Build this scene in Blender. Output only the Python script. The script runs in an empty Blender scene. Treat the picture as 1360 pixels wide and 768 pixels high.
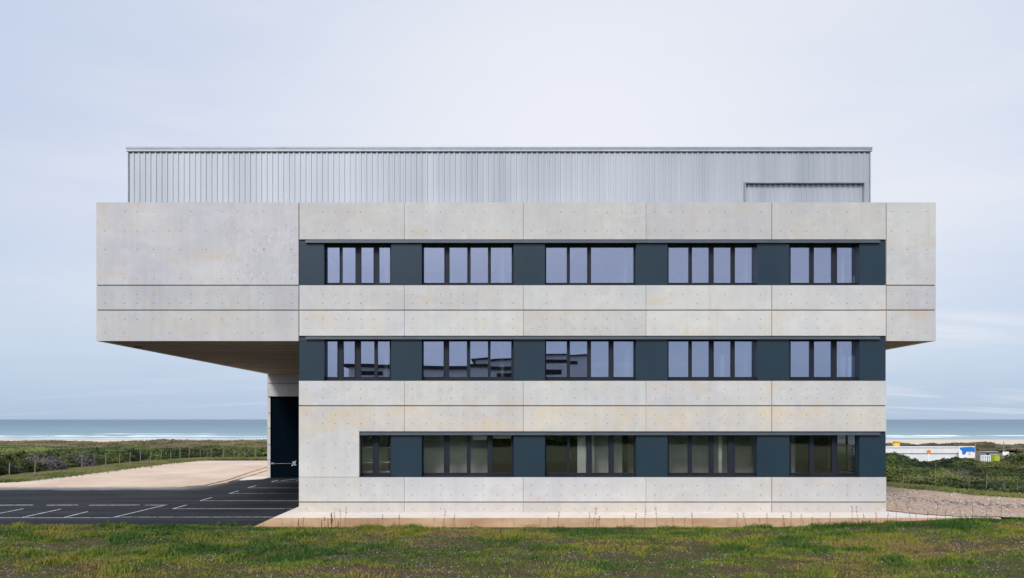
import bpy, bmesh, math, random
import numpy as np
from mathutils import Vector
random.seed(7); rng = np.random.default_rng(7)
S = bpy.context.scene
C = S.collection
F, D, CZ = 925.0, 25.0, 3.65          # focal length in photo pixels, distance camera-facade, eye height
VX, VY = 665.0, 557.0
def X(px, d=D): return (px - VX) * d / F
def Z(py, d=D): return CZ + (VY - py) * d / F
def G(px, py, z=0.0):                 # ground point seen at a photo pixel (world x, y)
    d = (CZ - z) * F / (py - VY)
    return ((px - VX) * d / F, d - D)

# ------------------------------------------------------------------ materials
def nmat(name):
    m = bpy.data.materials.new(name); m.use_nodes = True
    nt = m.node_tree
    b = nt.nodes['Principled BSDF']
    return m, nt, b
def simple(name, col, rough=0.6, metal=0.0, spec=0.5, var=0.12, scale=3.0, bump=0.0, bscale=40):
    m, nt, b = nmat(name)
    n, l = nt.nodes, nt.links
    tc = n.new('ShaderNodeTexCoord'); ns = n.new('ShaderNodeTexNoise'); ns.inputs['Scale'].default_value = scale
    ns.inputs['Detail'].default_value = 5
    l.new(tc.outputs['Object'], ns.inputs['Vector'])
    r = n.new('ShaderNodeValToRGB')
    r.color_ramp.elements[0].position = 0.3; r.color_ramp.elements[1].position = 0.7
    r.color_ramp.elements[0].color = [c * (1 - var) for c in col] + [1]
    r.color_ramp.elements[1].color = [min(1, c * (1 + var)) for c in col] + [1]
    l.new(ns.outputs['Fac'], r.inputs['Fac']); l.new(r.outputs['Color'], b.inputs['Base Color'])
    b.inputs['Roughness'].default_value = rough; b.inputs['Metallic'].default_value = metal
    b.inputs['Specular IOR Level'].default_value = spec
    if bump:
        n2 = n.new('ShaderNodeTexNoise'); n2.inputs['Scale'].default_value = bscale; n2.inputs['Detail'].default_value = 6
        l.new(tc.outputs['Object'], n2.inputs['Vector'])
        bp = n.new('ShaderNodeBump'); bp.inputs['Strength'].default_value = bump; bp.inputs['Distance'].default_value = 0.02
        l.new(n2.outputs['Fac'], bp.inputs['Height']); l.new(bp.outputs['Normal'], b.inputs['Normal'])
    return m
class NB:   # small node builder
    def __init__(s, nt): s.nt = nt; s.n = nt.nodes; s.l = nt.links
    def new(s, t, **k):
        o = s.n.new(t)
        for a, v in k.items(): setattr(o, a, v)
        return o
    def link(s, a, b): s.l.new(a, b)
    def noise(s, vec, scale, detail=5, rough=0.55, dist=0.0):
        o = s.new('ShaderNodeTexNoise'); o.inputs['Scale'].default_value = scale; o.inputs['Detail'].default_value = detail
        o.inputs['Roughness'].default_value = rough; o.inputs['Distortion'].default_value = dist
        s.link(vec, o.inputs['Vector']); return o.outputs['Fac']
    def mapping(s, vec, sc=(1,1,1), loc=(0,0,0)):
        o = s.new('ShaderNodeMapping'); o.inputs['Scale'].default_value = sc; o.inputs['Location'].default_value = loc
        s.link(vec, o.inputs['Vector']); return o.outputs['Vector']
    def ramp(s, fac, pts, interp='LINEAR'):
        o = s.new('ShaderNodeValToRGB'); o.color_ramp.interpolation = interp
        e = o.color_ramp.elements
        while len(e) < len(pts): e.new(0.5)
        for i, (p, c) in enumerate(pts):
            e[i].position = p
            e[i].color = (c, c, c, 1) if not isinstance(c, (tuple, list)) else (*c[:3], 1)
        s.link(fac, o.inputs['Fac']); return o.outputs['Color']
    def mix(s, fac, a, b, mode='MIX'):
        o = s.new('ShaderNodeMix', data_type='RGBA', blend_type=mode)
        for ii, v in ((0, fac), (6, a), (7, b)):
            sock = o.inputs[ii]
            if isinstance(v, (int, float)): sock.default_value = v if ii == 0 else (v, v, v, 1)
            elif isinstance(v, tuple): sock.default_value = (*v[:3], 1)
            else: s.link(v, sock)
        return o.outputs[2]
    def math(s, op, a, b=0.0, clamp=False):
        o = s.new('ShaderNodeMath', operation=op, use_clamp=clamp)
        for i, v in enumerate((a, b)):
            if isinstance(v, (int, float)): o.inputs[i].default_value = v
            else: s.link(v, o.inputs[i])
        return o.outputs[0]
    def bump(s, h, strength, dist, bsdf):
        o = s.new('ShaderNodeBump'); o.inputs['Strength'].default_value = strength; o.inputs['Distance'].default_value = dist
        s.link(h, o.inputs['Height']); s.link(o.outputs['Normal'], bsdf.inputs['Normal'])

def concrete(name, base=(0.540, 0.534, 0.528), warm=True):
    m, nt, b = nmat(name); k = NB(nt)
    P = k.new('ShaderNodeTexCoord').outputs['Object']
    big = k.noise(P, 0.35, 4); mid = k.noise(P, 2.2, 6, 0.6, 0.4); fine = k.noise(P, 28, 4)
    streak = k.noise(k.mapping(P, (3.2, 3.2, 0.22)), 1.6, 5, 0.6)
    c = k.mix(k.ramp(big, [(0.35, 0), (0.65, 1)]), tuple(v * w for v, w in zip(base, (0.90, 0.91, 0.95))), tuple(v * w for v, w in zip(base, (1.05, 1.04, 1.0))))
    c = k.mix(k.math('MULTIPLY', k.ramp(mid, [(0.42, 0), (0.66, 1)]), 0.30), c, tuple(v * w for v, w in zip(base, (0.80, 0.82, 0.86))))
    c = k.mix(k.math('MULTIPLY', k.ramp(streak, [(0.50, 0), (0.72, 1)]), 0.28), c, tuple(v * w for v, w in zip(base, (1.16, 1.14, 1.08))))
    c = k.mix(k.math('MULTIPLY', k.ramp(streak, [(0.30, 1), (0.44, 0)]), 0.35), c, tuple(v * w for v, w in zip(base, (0.82, 0.80, 0.78))))
    blot = k.noise(k.mapping(P, (1, 1, 1.4), (11, 3, 5)), 1.1, 7, 0.68, 0.5)
    c = k.mix(k.math('MULTIPLY', k.ramp(blot, [(0.50, 0), (0.64, 1)]), 0.30), c, tuple(v * w for v, w in zip(base, (1.20, 1.20, 1.20))))
    c = k.mix(k.math('MULTIPLY', k.ramp(blot, [(0.32, 1), (0.44, 0)]), 0.18), c, tuple(v * w for v, w in zip(base, (0.86, 0.82, 0.76))))
    if warm:   # rusty / ochre run marks, rare
        st = k.noise(k.mapping(P, (1.3, 1.3, 1.9), (3.1, 0, 7.7)), 0.8, 5, 0.65, 0.6)
        st2 = k.noise(k.mapping(P, (0.25, 1, 1.2), (9, 0, 1.7)), 1.0, 4)
        f = k.math('MULTIPLY', k.ramp(st, [(0.52, 0), (0.66, 1)]), k.ramp(st2, [(0.44, 0), (0.58, 1)]))
        c = k.mix(k.math('MULTIPLY', f, 0.36), c, (0.58, 0.42, 0.22))
        sp3 = k.new('ShaderNodeSeparateXYZ'); k.link(P, sp3.inputs[0])
        zone = k.ramp(k.math('DIVIDE', sp3.outputs['Z'], 12.0), [(0.255, 0), (0.275, 1), (0.335, 1), (0.35, 0.15), (0.55, 0.1), (0.57, 0.7), (0.61, 0.5), (0.64, 0)])
        st3 = k.ramp(k.noise(k.mapping(P, (0.9, 1, 1.2), (1, 8, 3)), 1.2, 7, 0.7, 0.4), [(0.50, 0), (0.64, 1)])
        c = k.mix(k.math('MULTIPLY', k.math('MULTIPLY', zone, st3), 0.45), c, (0.62, 0.49, 0.30))
        blobd = k.new('ShaderNodeVectorMath', operation='DISTANCE'); k.link(P, blobd.inputs[0]); blobd.inputs[1].default_value = (-8.3, 0, 9.5)
        rough_ = k.ramp(k.math('DIVIDE', blobd.outputs['Value'], 3.0), [(0.2, 1), (0.9, 0)])
        fl = k.noise(k.mapping(P, (1, 1, 0.6), (2, 2, 9)), 9, 3, 0.7)
        c = k.mix(k.math('MULTIPLY', rough_, k.math('MULTIPLY', k.ramp(fl, [(0.60, 0), (0.66, 1)]), 0.55)), c, (0.78, 0.77, 0.76))
        c = k.mix(k.math('MULTIPLY', rough_, k.math('MULTIPLY', k.ramp(fl, [(0.34, 1), (0.40, 0)]), 0.55)), c, (0.26, 0.25, 0.25))
        a = k.ramp(k.noise(k.mapping(P, (1, 1, 1), (0, 4, 31)), 0.55, 4), [(0.54, 0), (0.66, 1)])
        spk = k.ramp(k.noise(P, 17, 2), [(0.62, 0), (0.69, 1)])
        c = k.mix(k.math('MULTIPLY', k.math('MULTIPLY', a, spk), 0.5), c, (0.20, 0.19, 0.19))
    v = k.new('ShaderNodeTexVoronoi'); v.inputs['Scale'].default_value = 9; k.link(P, v.inputs['Vector'])
    bh = k.ramp(v.outputs['Distance'], [(0.055, 1), (0.09, 0)])
    c = k.mix(k.math('MULTIPLY', bh, 0.5), c, tuple(v_ * 0.45 for v_ in base))
    at = k.new('ShaderNodeAttribute'); at.attribute_name = 'tint'
    c = k.mix(1.0, c, at.outputs['Color'], 'MULTIPLY')
    k.link(c, b.inputs['Base Color'])
    b.inputs['Roughness'].default_value = 0.82; b.inputs['Specular IOR Level'].default_value = 0.3
    k.bump(k.math('ADD', k.math('MULTIPLY', mid, 0.7), k.math('MULTIPLY', fine, 0.3)), 0.35, 0.02, b)
    return m

M = {}
M['concrete'] = concrete('pale_concrete')
M['slab'] = concrete('slab_concrete', (0.66, 0.59, 0.53), warm=False)
M['hole'] = simple('hole_shade', (0.06, 0.055, 0.05), 0.9)  # shade inside the tie holes put into a dark colour
M['jointc'] = simple('joint_concrete', (0.30, 0.28, 0.26), 0.9, scale=6)

def soffit_mat():
    m, nt, b = nmat('board_marked_soffit'); k = NB(nt)
    P = k.new('ShaderNodeTexCoord').outputs['Object']
    boards = k.noise(k.mapping(P, (0.05, 5.0, 1)), 1.0, 2)
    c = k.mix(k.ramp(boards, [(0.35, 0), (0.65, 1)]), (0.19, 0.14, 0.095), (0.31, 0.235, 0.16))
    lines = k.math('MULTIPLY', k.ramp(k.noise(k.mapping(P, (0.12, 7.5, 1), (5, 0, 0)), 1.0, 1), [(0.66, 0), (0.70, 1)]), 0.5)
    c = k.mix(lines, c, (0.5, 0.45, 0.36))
    w = k.new('ShaderNodeTexWave', wave_type='BANDS', bands_direction='Y'); w.inputs['Scale'].default_value = 1.6; k.link(P, w.inputs['Vector'])
    k.link(c, b.inputs['Base Color']); b.inputs['Roughness'].default_value = 0.85
    k.bump(w.outputs['Fac'], 0.3, 0.02, b)
    return m
M['soffit'] = soffit_mat()
M['kick'] = None
def slab_face():
    m, nt, b = nmat('weathered_slab_face'); k = NB(nt)
    P = k.new('ShaderNodeTexCoord').outputs['Object']
    c = k.mix(k.ramp(k.noise(k.mapping(P, (0.5, 1, 2)), 1.3, 5), [(0.3, 0), (0.7, 1)]), (0.34, 0.20, 0.11), (0.52, 0.36, 0.22))
    c = k.mix(k.math('MULTIPLY', k.ramp(k.noise(k.mapping(P, (4, 1, 1)), 1.5, 5), [(0.55, 0), (0.72, 1)]), 0.6), c, (0.19, 0.11, 0.07))
    k.link(c, b.inputs['Base Color']); b.inputs['Roughness'].default_value = 0.9
    k.bump(k.noise(P, 20, 5), 0.5, 0.02, b)
    return m
M['slabface'] = slab_face()

def metal_cladding():
    m, nt, b = nmat('galvanised_cladding'); k = NB(nt)
    P = k.new('ShaderNodeTexCoord').outputs['Object']
    st = k.noise(k.mapping(P, (0.9, 0.9, 0.05), (2, 0, 0)), 1.4, 4)
    big = k.noise(k.mapping(P, (0.12, 0.12, 0.1)), 1.0, 2)
    c = k.mix(k.ramp(st, [(0.3, 0), (0.7, 1)]), (0.30, 0.325, 0.365), (0.41, 0.435, 0.475))
    c = k.mix(k.math('MULTIPLY', k.ramp(big, [(0.4, 0), (0.6, 1)]), 0.5), c, (0.50, 0.52, 0.55))
    k.link(c, b.inputs['Base Color'])
    b.inputs['Metallic'].default_value = 0.15; b.inputs['Roughness'].default_value = 0.5
    return m
M['clad'] = metal_cladding()
M['cladtrim'] = simple('cladding_trim', (0.30, 0.32, 0.36), 0.5, 0.15, scale=2)
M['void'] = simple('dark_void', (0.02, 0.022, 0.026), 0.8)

def slate_mat():
    m, nt, b = nmat('slate_blue_panel'); k = NB(nt)
    P = k.new('ShaderNodeTexCoord').outputs['Object']
    c = k.mix(k.noise(k.mapping(P, (0.8, 1, 0.5)), 1.0, 3), (0.012, 0.028, 0.043), (0.021, 0.041, 0.059))
    k.link(c, b.inputs['Base Color']); b.inputs['Roughness'].default_value = 0.35
    b.inputs['Metallic'].default_value = 0.0; b.inputs['Specular IOR Level'].default_value = 0.33
    k.bump(k.noise(P, 1.3, 2), 0.06, 0.05, b)
    return m
M['slate'] = slate_mat()
M['frame'] = simple('dark_window_frame', (0.016, 0.020, 0.029), 0.5, 0.0, 0.2, scale=2)
M['reveal'] = simple('dark_reveal', (0.012, 0.014, 0.019), 0.6)
M['rail'] = simple('blind_rail_metal', (0.085, 0.10, 0.12), 0.45, 0.2, scale=2)
M['door'] = simple('dark_door_metal', (0.002, 0.005, 0.009), 0.9, 0.0, 0.01)

def glass_mat(name='tinted_glazing', F0=0.33, gcol=(0.70, 0.75, 1.0, 1), tcol=(0.90, 0.94, 0.92, 1)):
    m = bpy.data.materials.new(name); m.use_nodes = True
    nt = m.node_tree; nt.nodes.clear(); k = NB(nt)
    P = k.new('ShaderNodeTexCoord').outputs['Object']
    out = k.new('ShaderNodeOutputMaterial')
    gl = k.new('ShaderNodeBsdfGlossy'); gl.inputs['Roughness'].default_value = 0.006
    gl.inputs['Color'].default_value = gcol
    tr = k.new('ShaderNodeBsdfTransparent'); tr.inputs['Color'].default_value = tcol
    bp = k.new('ShaderNodeBump'); bp.inputs['Strength'].default_value = 0.012; bp.inputs['Distance'].default_value = 0.05
    k.link(k.noise(P, 0.9, 1), bp.inputs['Height']); k.link(bp.outputs['Normal'], gl.inputs['Normal'])
    lw = k.new('ShaderNodeLayerWeight'); lw.inputs['Blend'].default_value = 0.35
    f = k.math('ADD', k.math('MULTIPLY', lw.outputs['Fresnel'], 0.45), F0, True)
    mx = k.new('ShaderNodeMixShader'); k.link(f, mx.inputs[0]); k.link(tr.outputs[0], mx.inputs[1]); k.link(gl.outputs[0], mx.inputs[2])
    k.link(mx.outputs[0], out.inputs['Surface'])
    return m
M['glass'] = glass_mat()
M['glassclear'] = glass_mat('clear_glazing', 0.10, (0.95, 0.97, 0.95, 1), (0.97, 0.98, 0.97, 1))
M['plaster'] = simple('interior_plaster', (0.50, 0.51, 0.49), 0.8)
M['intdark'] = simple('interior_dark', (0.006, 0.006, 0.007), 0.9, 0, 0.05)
M['intfloor'] = simple('interior_floor', (0.22, 0.22, 0.22), 0.5)
M['white'] = simple('white_paint', (0.78, 0.78, 0.78), 0.5, var=0.04)
M['whitewall'] = simple('white_render', (0.66, 0.66, 0.66), 0.7, var=0.06, scale=1)

def asphalt_mat():
    m, nt, b = nmat('asphalt'); k = NB(nt)
    P = k.new('ShaderNodeTexCoord').outputs['Object']
    c = k.mix(k.ramp(k.noise(P, 0.25, 4), [(0.35, 0), (0.65, 1)]), (0.007, 0.0075, 0.010), (0.019, 0.020, 0.025))
    c = k.mix(k.math('MULTIPLY', k.ramp(k.noise(k.mapping(P, (0.10, 1.6, 1)), 1.0, 5, 0.6, 0.5), [(0.46, 0), (0.66, 1)]), 0.55), c, (0.046, 0.046, 0.052))
    c = k.mix(k.math('MULTIPLY', k.ramp(k.noise(P, 60, 2), [(0.6, 0), (0.75, 1)]), 0.4), c, (0.10, 0.10, 0.10))
    # pale dust along the kerb
    sep = k.new('ShaderNodeSeparateXYZ'); k.link(P, sep.inputs[0])
    edge = k.math('MULTIPLY', k.math('SUBTRACT', k.math('ADD', sep.outputs['Y'], k.math('MULTIPLY', k.noise(P, 0.8, 3), 1.6)), 11.2), 0.9, True)
    left = k.math('MULTIPLY', k.math('SUBTRACT', -15.0, sep.outputs['X']), 0.4, True)
    c = k.mix(k.math('MULTIPLY', k.math('MULTIPLY', edge, left), 0.85), c, (0.25, 0.24, 0.23))
    k.link(c, b.inputs['Base Color']); b.inputs['Roughness'].default_value = 0.8; b.inputs['Specular IOR Level'].default_value = 0.15
    k.bump(k.noise(P, 90, 3), 0.5, 0.01, b)
    return m
M['asphalt'] = asphalt_mat()
def paint_mat():
    m, nt, b = nmat('worn_line_paint'); k = NB(nt)
    P = k.new('ShaderNodeTexCoord').outputs['Object']
    c = k.mix(k.ramp(k.noise(P, 6, 5, 0.7), [(0.36, 0), (0.52, 1)]), (0.12, 0.12, 0.12), (0.60, 0.60, 0.60))
    k.link(c, b.inputs['Base Color']); b.inputs['Roughness'].default_value = 0.7
    return m
M['paint'] = paint_mat()
def sandlot():
    m, nt, b = nmat('compacted_sand'); k = NB(nt)
    P = k.new('ShaderNodeTexCoord').outputs['Object']
    c = k.mix(k.ramp(k.noise(P, 0.3, 5), [(0.35, 0), (0.65, 1)]), (0.52, 0.385, 0.285), (0.64, 0.50, 0.385))
    c = k.mix(k.math('MULTIPLY', k.ramp(k.noise(k.mapping(P, (0.4, 1.5, 1)), 4, 5), [(0.5, 0), (0.7, 1)]), 0.4), c, (0.38, 0.29, 0.22))
    c = k.mix(k.math('MULTIPLY', k.ramp(k.noise(P, 18, 3), [(0.56, 0), (0.7, 1)]), 0.35), c, (0.65, 0.58, 0.5))
    k.link(c, b.inputs['Base Color']); b.inputs['Roughness'].default_value = 0.95
    k.bump(k.noise(P, 8, 6), 0.5, 0.05, b)
    return m
M['sand'] = sandlot()
def gravel_mat():
    m, nt, b = nmat('gravel'); k = NB(nt)
    P = k.new('ShaderNodeTexCoord').outputs['Object']
    v = k.new('ShaderNodeTexVoronoi'); v.inputs['Scale'].default_value = 20; k.link(P, v.inputs['Vector'])
    sp = k.new('ShaderNodeSeparateColor'); k.link(v.outputs['Color'], sp.inputs[0])
    c = k.ramp(sp.outputs[0], [(0.0, (0.18, 0.125, 0.09)), (0.3, (0.40, 0.275, 0.19)), (0.7, (0.50, 0.365, 0.265)), (1.0, (0.64, 0.53, 0.44))])
    c = k.mix(k.math('MULTIPLY', k.ramp(k.noise(P, 0.45, 4), [(0.45, 0), (0.62, 1)]), 0.5), c, (0.42, 0.28, 0.165))
    k.link(c, b.inputs['Base Color']); b.inputs['Roughness'].default_value = 0.95
    k.bump(v.outputs['Distance'], 0.8, 0.05, b)
    return m
M['gravel'] = gravel_mat()
def stone_mat():
    m, nt, b = nmat('loose_stone'); k = NB(nt)
    at = k.new('ShaderNodeAttribute'); at.attribute_name = 'tint'
    sp = k.new('ShaderNodeSeparateColor'); k.link(at.outputs['Color'], sp.inputs[0])
    c = k.ramp(sp.outputs[0], [(0.0, (0.16, 0.14, 0.14)), (0.4, (0.28, 0.25, 0.24)), (0.75, (0.42, 0.34, 0.27)), (1.0, (0.60, 0.55, 0.50))])
    k.link(c, b.inputs['Base Color']); b.inputs['Roughness'].default_value = 0.9
    return m
M['stone'] = stone_mat()
def soil_mat():
    m, nt, b = nmat('mossy_soil'); k = NB(nt)
    P = k.new('ShaderNodeTexCoord').outputs['Object']
    sep = k.new('ShaderNodeSeparateXYZ'); k.link(P, sep.inputs[0])
    # near field: brown soil, moss, grit
    n1 = k.noise(k.mapping(P, (0.6, 1, 1)), 0.9, 6, 0.65); n2 = k.noise(P, 5, 5, 0.7); n3 = k.noise(P, 30, 3)
    near = k.mix(k.ramp(n1, [(0.38, 0), (0.60, 1)]), (0.085, 0.055, 0.036), (0.062, 0.075, 0.014))
    near = k.mix(k.math('MULTIPLY', k.ramp(n2, [(0.46, 0), (0.62, 1)]), 0.75), near, (0.035, 0.030, 0.015))
    near = k.mix(k.math('MULTIPLY', k.ramp(n3, [(0.60, 0), (0.70, 1)]), 0.6), near, (0.32, 0.26, 0.21))
    far = k.mix(k.ramp(k.noise(P, 0.12, 5), [(0.35, 0), (0.65, 1)]), (0.10, 0.085, 0.05), (0.19, 0.155, 0.10))
    far = k.mix(k.math('MULTIPLY', k.ramp(k.noise(P, 0.5, 5), [(0.5, 0), (0.62, 1)]), 0.8), far, (0.06, 0.07, 0.025))
    dune = k.mix(k.ramp(k.noise(k.mapping(P, (0.06, 0.06, 1)), 1.0, 6), [(0.45, 0), (0.60, 1)]), (0.50, 0.40, 0.28), (0.30, 0.24, 0.16))
    beach = (0.60, 0.50, 0.40)
    y = sep.outputs['Y']
    c = k.mix(k.math('MULTIPLY', k.math('SUBTRACT', y, 3.0), 0.2, True), near, far)
    c = k.mix(k.math('MULTIPLY', k.math('SUBTRACT', y, 140.0), 0.03, True), c, dune)
    c = k.mix(k.math('MULTIPLY', k.math('SUBTRACT', y, 250.0), 0.03, True), c, beach)
    back = k.math('MULTIPLY', k.math('SUBTRACT', -30.0, y), 0.2, True)
    c = k.mix(back, c, (0.085, 0.10, 0.050))
    k.link(c, b.inputs['Base Color']); b.inputs['Roughness'].default_value = 1.0; b.inputs['Specular IOR Level'].default_value = 0.1
    k.bump(k.math('ADD', n2, n3), 0.8, 0.04, b)
    return m
M['soil'] = soil_mat()
def leaf_mat(name, cols, rnd=0.15):
    m, nt, b = nmat(name); k = NB(nt)
    at = k.new('ShaderNodeAttribute'); at.attribute_name = 'tint'
    sp = k.new('ShaderNodeSeparateColor'); k.link(at.outputs['Color'], sp.inputs[0])
    n = len(cols)
    c = k.ramp(sp.outputs[0], [(i / (n - 1), cols[i]) for i in range(n)])
    oi = k.new('ShaderNodeObjectInfo')
    hs = k.new('ShaderNodeHueSaturation'); k.link(c, hs.inputs['Color'])
    k.link(k.math('ADD', 0.482, k.math('MULTIPLY', oi.outputs['Random'], 0.03)), hs.inputs['Hue'])
    k.link(k.math('ADD', 1.0-rnd*0.45, k.math('MULTIPLY', oi.outputs['Random'], rnd)), hs.inputs['Value'])
    k.link(hs.outputs['Color'], b.inputs['Base Color']); b.inputs['Roughness'].default_value = 0.7; b.inputs['Specular IOR Level'].default_value = 0.25
    return m
M['grass'] = leaf_mat('grass_blades', [(0.034, 0.085, 0.011), (0.078, 0.135, 0.015), (0.160, 0.185, 0.017), (0.235, 0.200, 0.026), (0.20, 0.13, 0.07)])
M['leaf'] = leaf_mat('scrub_leaves', [(0.007, 0.013, 0.004), (0.022, 0.038, 0.008), (0.062, 0.084, 0.014), (0.125, 0.128, 0.030), (0.12, 0.095, 0.055)], 1.0)
M['leafdry'] = leaf_mat('dry_scrub_leaves', [(0.07, 0.06, 0.06), (0.12, 0.105, 0.10), (0.17, 0.15, 0.135), (0.21, 0.18, 0.13)])
M['leafbrown'] = leaf_mat('dune_scrub_leaves', [(0.035, 0.032, 0.016), (0.08, 0.072, 0.03), (0.14, 0.125, 0.05), (0.22, 0.18, 0.10)])
M['twig'] = simple('twigs', (0.035, 0.030, 0.020), 0.9, var=0.3, scale=4)
M['stalk'] = simple('dry_stalk', (0.11, 0.065, 0.040), 0.9, var=0.3)
M['wood'] = simple('grey_wood_post', (0.24, 0.21, 0.18), 0.9, var=0.25, scale=5)
M['wire'] = simple('fence_wire', (0.20, 0.20, 0.20), 0.5, 0.6)
M['kerb'] = simple('kerb_stone', (0.52, 0.38, 0.26), 0.85, var=0.2, scale=2)
M['yellow'] = simple('yellow_plastic', (0.80, 0.62, 0.05), 0.5)
M['lime'] = simple('lime_plastic', (0.38, 0.42, 0.03), 0.5)
M['orange'] = simple('orange_paint', (0.75, 0.20, 0.02), 0.5)
M['blue'] = simple('blue_paint', (0.01, 0.16, 0.52), 0.5)
M['pink'] = simple('pink_paint', (0.72, 0.50, 0.50), 0.5)
M['greyroof'] = simple('pale_roof_sheet', (0.62, 0.62, 0.64), 0.5, 0.1, var=0.06)
M['grey'] = simple('mid_grey', (0.25, 0.25, 0.26), 0.6)
M['petal'] = simple('white_petals', (0.75, 0.73, 0.68), 0.8)

# ------------------------------------------------------------------ helpers
def tag(o, label=None, cat=None, group=None, kind=None):
    if label: o['label'] = label
    if cat: o['category'] = cat
    if group: o['group'] = group
    if kind: o['kind'] = kind
    return o
def empty(name, loc=(0, 0, 0), rz=0.0, parent=None):
    o = bpy.data.objects.new(name, None); C.objects.link(o); o.location = loc; o.rotation_euler = (0, 0, rz)
    o.empty_display_size = 0.3
    if parent: o.parent = parent
    return o
class MB:
    """collects boxes, bars and polygons and builds one mesh object"""
    def __init__(s): s.bm = bmesh.new(); s.tl = s.bm.faces.layers.float_color.new('tint') if False else None; s.tints = []
    def face(s, pts, mi=0, tint=1.0):
        f = s.bm.faces.new([s.bm.verts.new(p) for p in pts]); f.material_index = mi; s.tints.append(tint); return f
    def box(s, x0, x1, y0, y1, z0, z1, mi=0, tint=1.0, skip=''):
        p = [(x0,y0,z0),(x1,y0,z0),(x1,y1,z0),(x0,y1,z0),(x0,y0,z1),(x1,y0,z1),(x1,y1,z1),(x0,y1,z1)]
        v = [s.bm.verts.new(q) for q in p]
        for key, idx in (('b',(3,2,1,0)),('t',(4,5,6,7)),('f',(0,1,5,4)),('r',(1,2,6,5)),('k',(2,3,7,6)),('l',(3,0,4,7))):
            if key in skip: continue
            f = s.bm.faces.new([v[i] for i in idx]); f.material_index = mi; s.tints.append(tint)
        return s
    def bar(s, a, b, r, n=6, mi=0, r2=None):
        a, b = Vector(a), Vector(b); d = (b - a).normalized()
        u = d.orthogonal().normalized(); w = d.cross(u); r2 = r if r2 is None else r2
        A = [s.bm.verts.new(a + (u*math.cos(t) + w*math.sin(t))*r) for t in [2*math.pi*i/n for i in range(n)]]
        B = [s.bm.verts.new(b + (u*math.cos(t) + w*math.sin(t))*r2) for t in [2*math.pi*i/n for i in range(n)]]
        for i in range(n):
            f = s.bm.faces.new([A[i], A[(i+1)%n], B[(i+1)%n], B[i]]); f.material_index = mi; s.tints.append(1.0)
        for ring in (A[::-1], B):
            f = s.bm.faces.new(ring); f.material_index = mi; s.tints.append(1.0)
        return s
    def prism(s, poly, z0, z1, mi=0):
        n = len(poly)
        a = [s.bm.verts.new((x, y, z0)) for x, y in poly]; b = [s.bm.verts.new((x, y, z1)) for x, y in poly]
        for f in ([a[::-1], b] + [[a[i], a[(i+1)%n], b[(i+1)%n], b[i]] for i in range(n)]):
            q = s.bm.faces.new(f); q.material_index = mi; s.tints.append(1.0)
        return s
    def build(s, name, mats, parent=None, loc=None, bevel=0.0):
        me = bpy.data.meshes.new(name); s.bm.to_mesh(me); s.bm.free()
        if not isinstance(mats, (list, tuple)): mats = [mats]
        for m in mats: me.materials.append(m)
        at = me.attributes.new('tint', 'FLOAT_COLOR', 'FACE')
        arr = np.ones((len(me.polygons), 4), np.float32)
        t = np.array(s.tints, np.float32).reshape(len(s.tints), -1) if s.tints else np.ones((0, 1))
        if len(t) == len(arr): arr[:, :3] = t
        at.data.foreach_set('color', arr.ravel())
        o = bpy.data.objects.new(name, me); C.objects.link(o)
        if parent: o.parent = parent
        if loc: o.location = loc
        if bevel:
            md = o.modifiers.new('bevel', 'BEVEL'); md.width = bevel; md.segments = 2; md.limit_method = 'ANGLE'
        return o
def mesh_np(name, verts, faces, mats, tint=None, mi=None, parent=None, smooth=False):
    """verts (n,3); faces (m,k) constant k"""
    me = bpy.data.meshes.new(name); n, (m, kk) = len(verts), faces.shape
    me.vertices.add(n); me.vertices.foreach_set('co', np.ascontiguousarray(verts, np.float32).ravel())
    me.loops.add(m * kk); me.loops.foreach_set('vertex_index', faces.astype(np.int32).ravel())
    me.polygons.add(m); me.polygons.foreach_set('loop_start', np.arange(0, m * kk, kk, dtype=np.int32))
    me.polygons.foreach_set('loop_total', np.full(m, kk, np.int32))
    if not isinstance(mats, (list, tuple)): mats = [mats]
    for q in mats: me.materials.append(q)
    if mi is not None: me.polygons.foreach_set('material_index', mi.astype(np.int32))
    if smooth: me.polygons.foreach_set('use_smooth', np.ones(m, bool))
    me.update(calc_edges=True)
    if tint is not None:
        at = me.attributes.new('tint', 'FLOAT_COLOR', 'FACE')
        a = np.ones((m, 4), np.float32); a[:, :3] = tint.reshape(m, 1); at.data.foreach_set('color', a.ravel())
    o = bpy.data.objects.new(name, me); C.objects.link(o)
    if parent: o.parent = parent
    return o
def copy_tree(o, parent=None):
    c = o.copy(); C.objects.link(c)
    if parent: c.parent = parent
    for ch in list(o.children): copy_tree(ch, c)
    return c
# value noise
_L = rng.random((256, 256))
def vnoise(x, y):
    x = np.asarray(x, float); y = np.asarray(y, float)
    xi = np.floor(x).astype(int); yi = np.floor(y).astype(int); fx = x - xi; fy = y - yi
    fx = fx*fx*(3-2*fx); fy = fy*fy*(3-2*fy)
    g = lambda a, b: _L[a % 256, b % 256]
    return (g(xi,yi)*(1-fx)+g(xi+1,yi)*fx)*(1-fy) + (g(xi,yi+1)*(1-fx)+g(xi+1,yi+1)*fx)*fy
def fbm(x, y, oct=4):
    r = 0; a = 0.5; t = 0
    for i in range(oct): r = r + a*vnoise(np.asarray(x)*2**i + 17*i, np.asarray(y)*2**i + 31*i); t += a; a *= 0.5
    return r / t
def sstep(a, b, x):
    t = np.clip((x - a) / (b - a), 0, 1); return t*t*(3-2*t)

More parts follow.
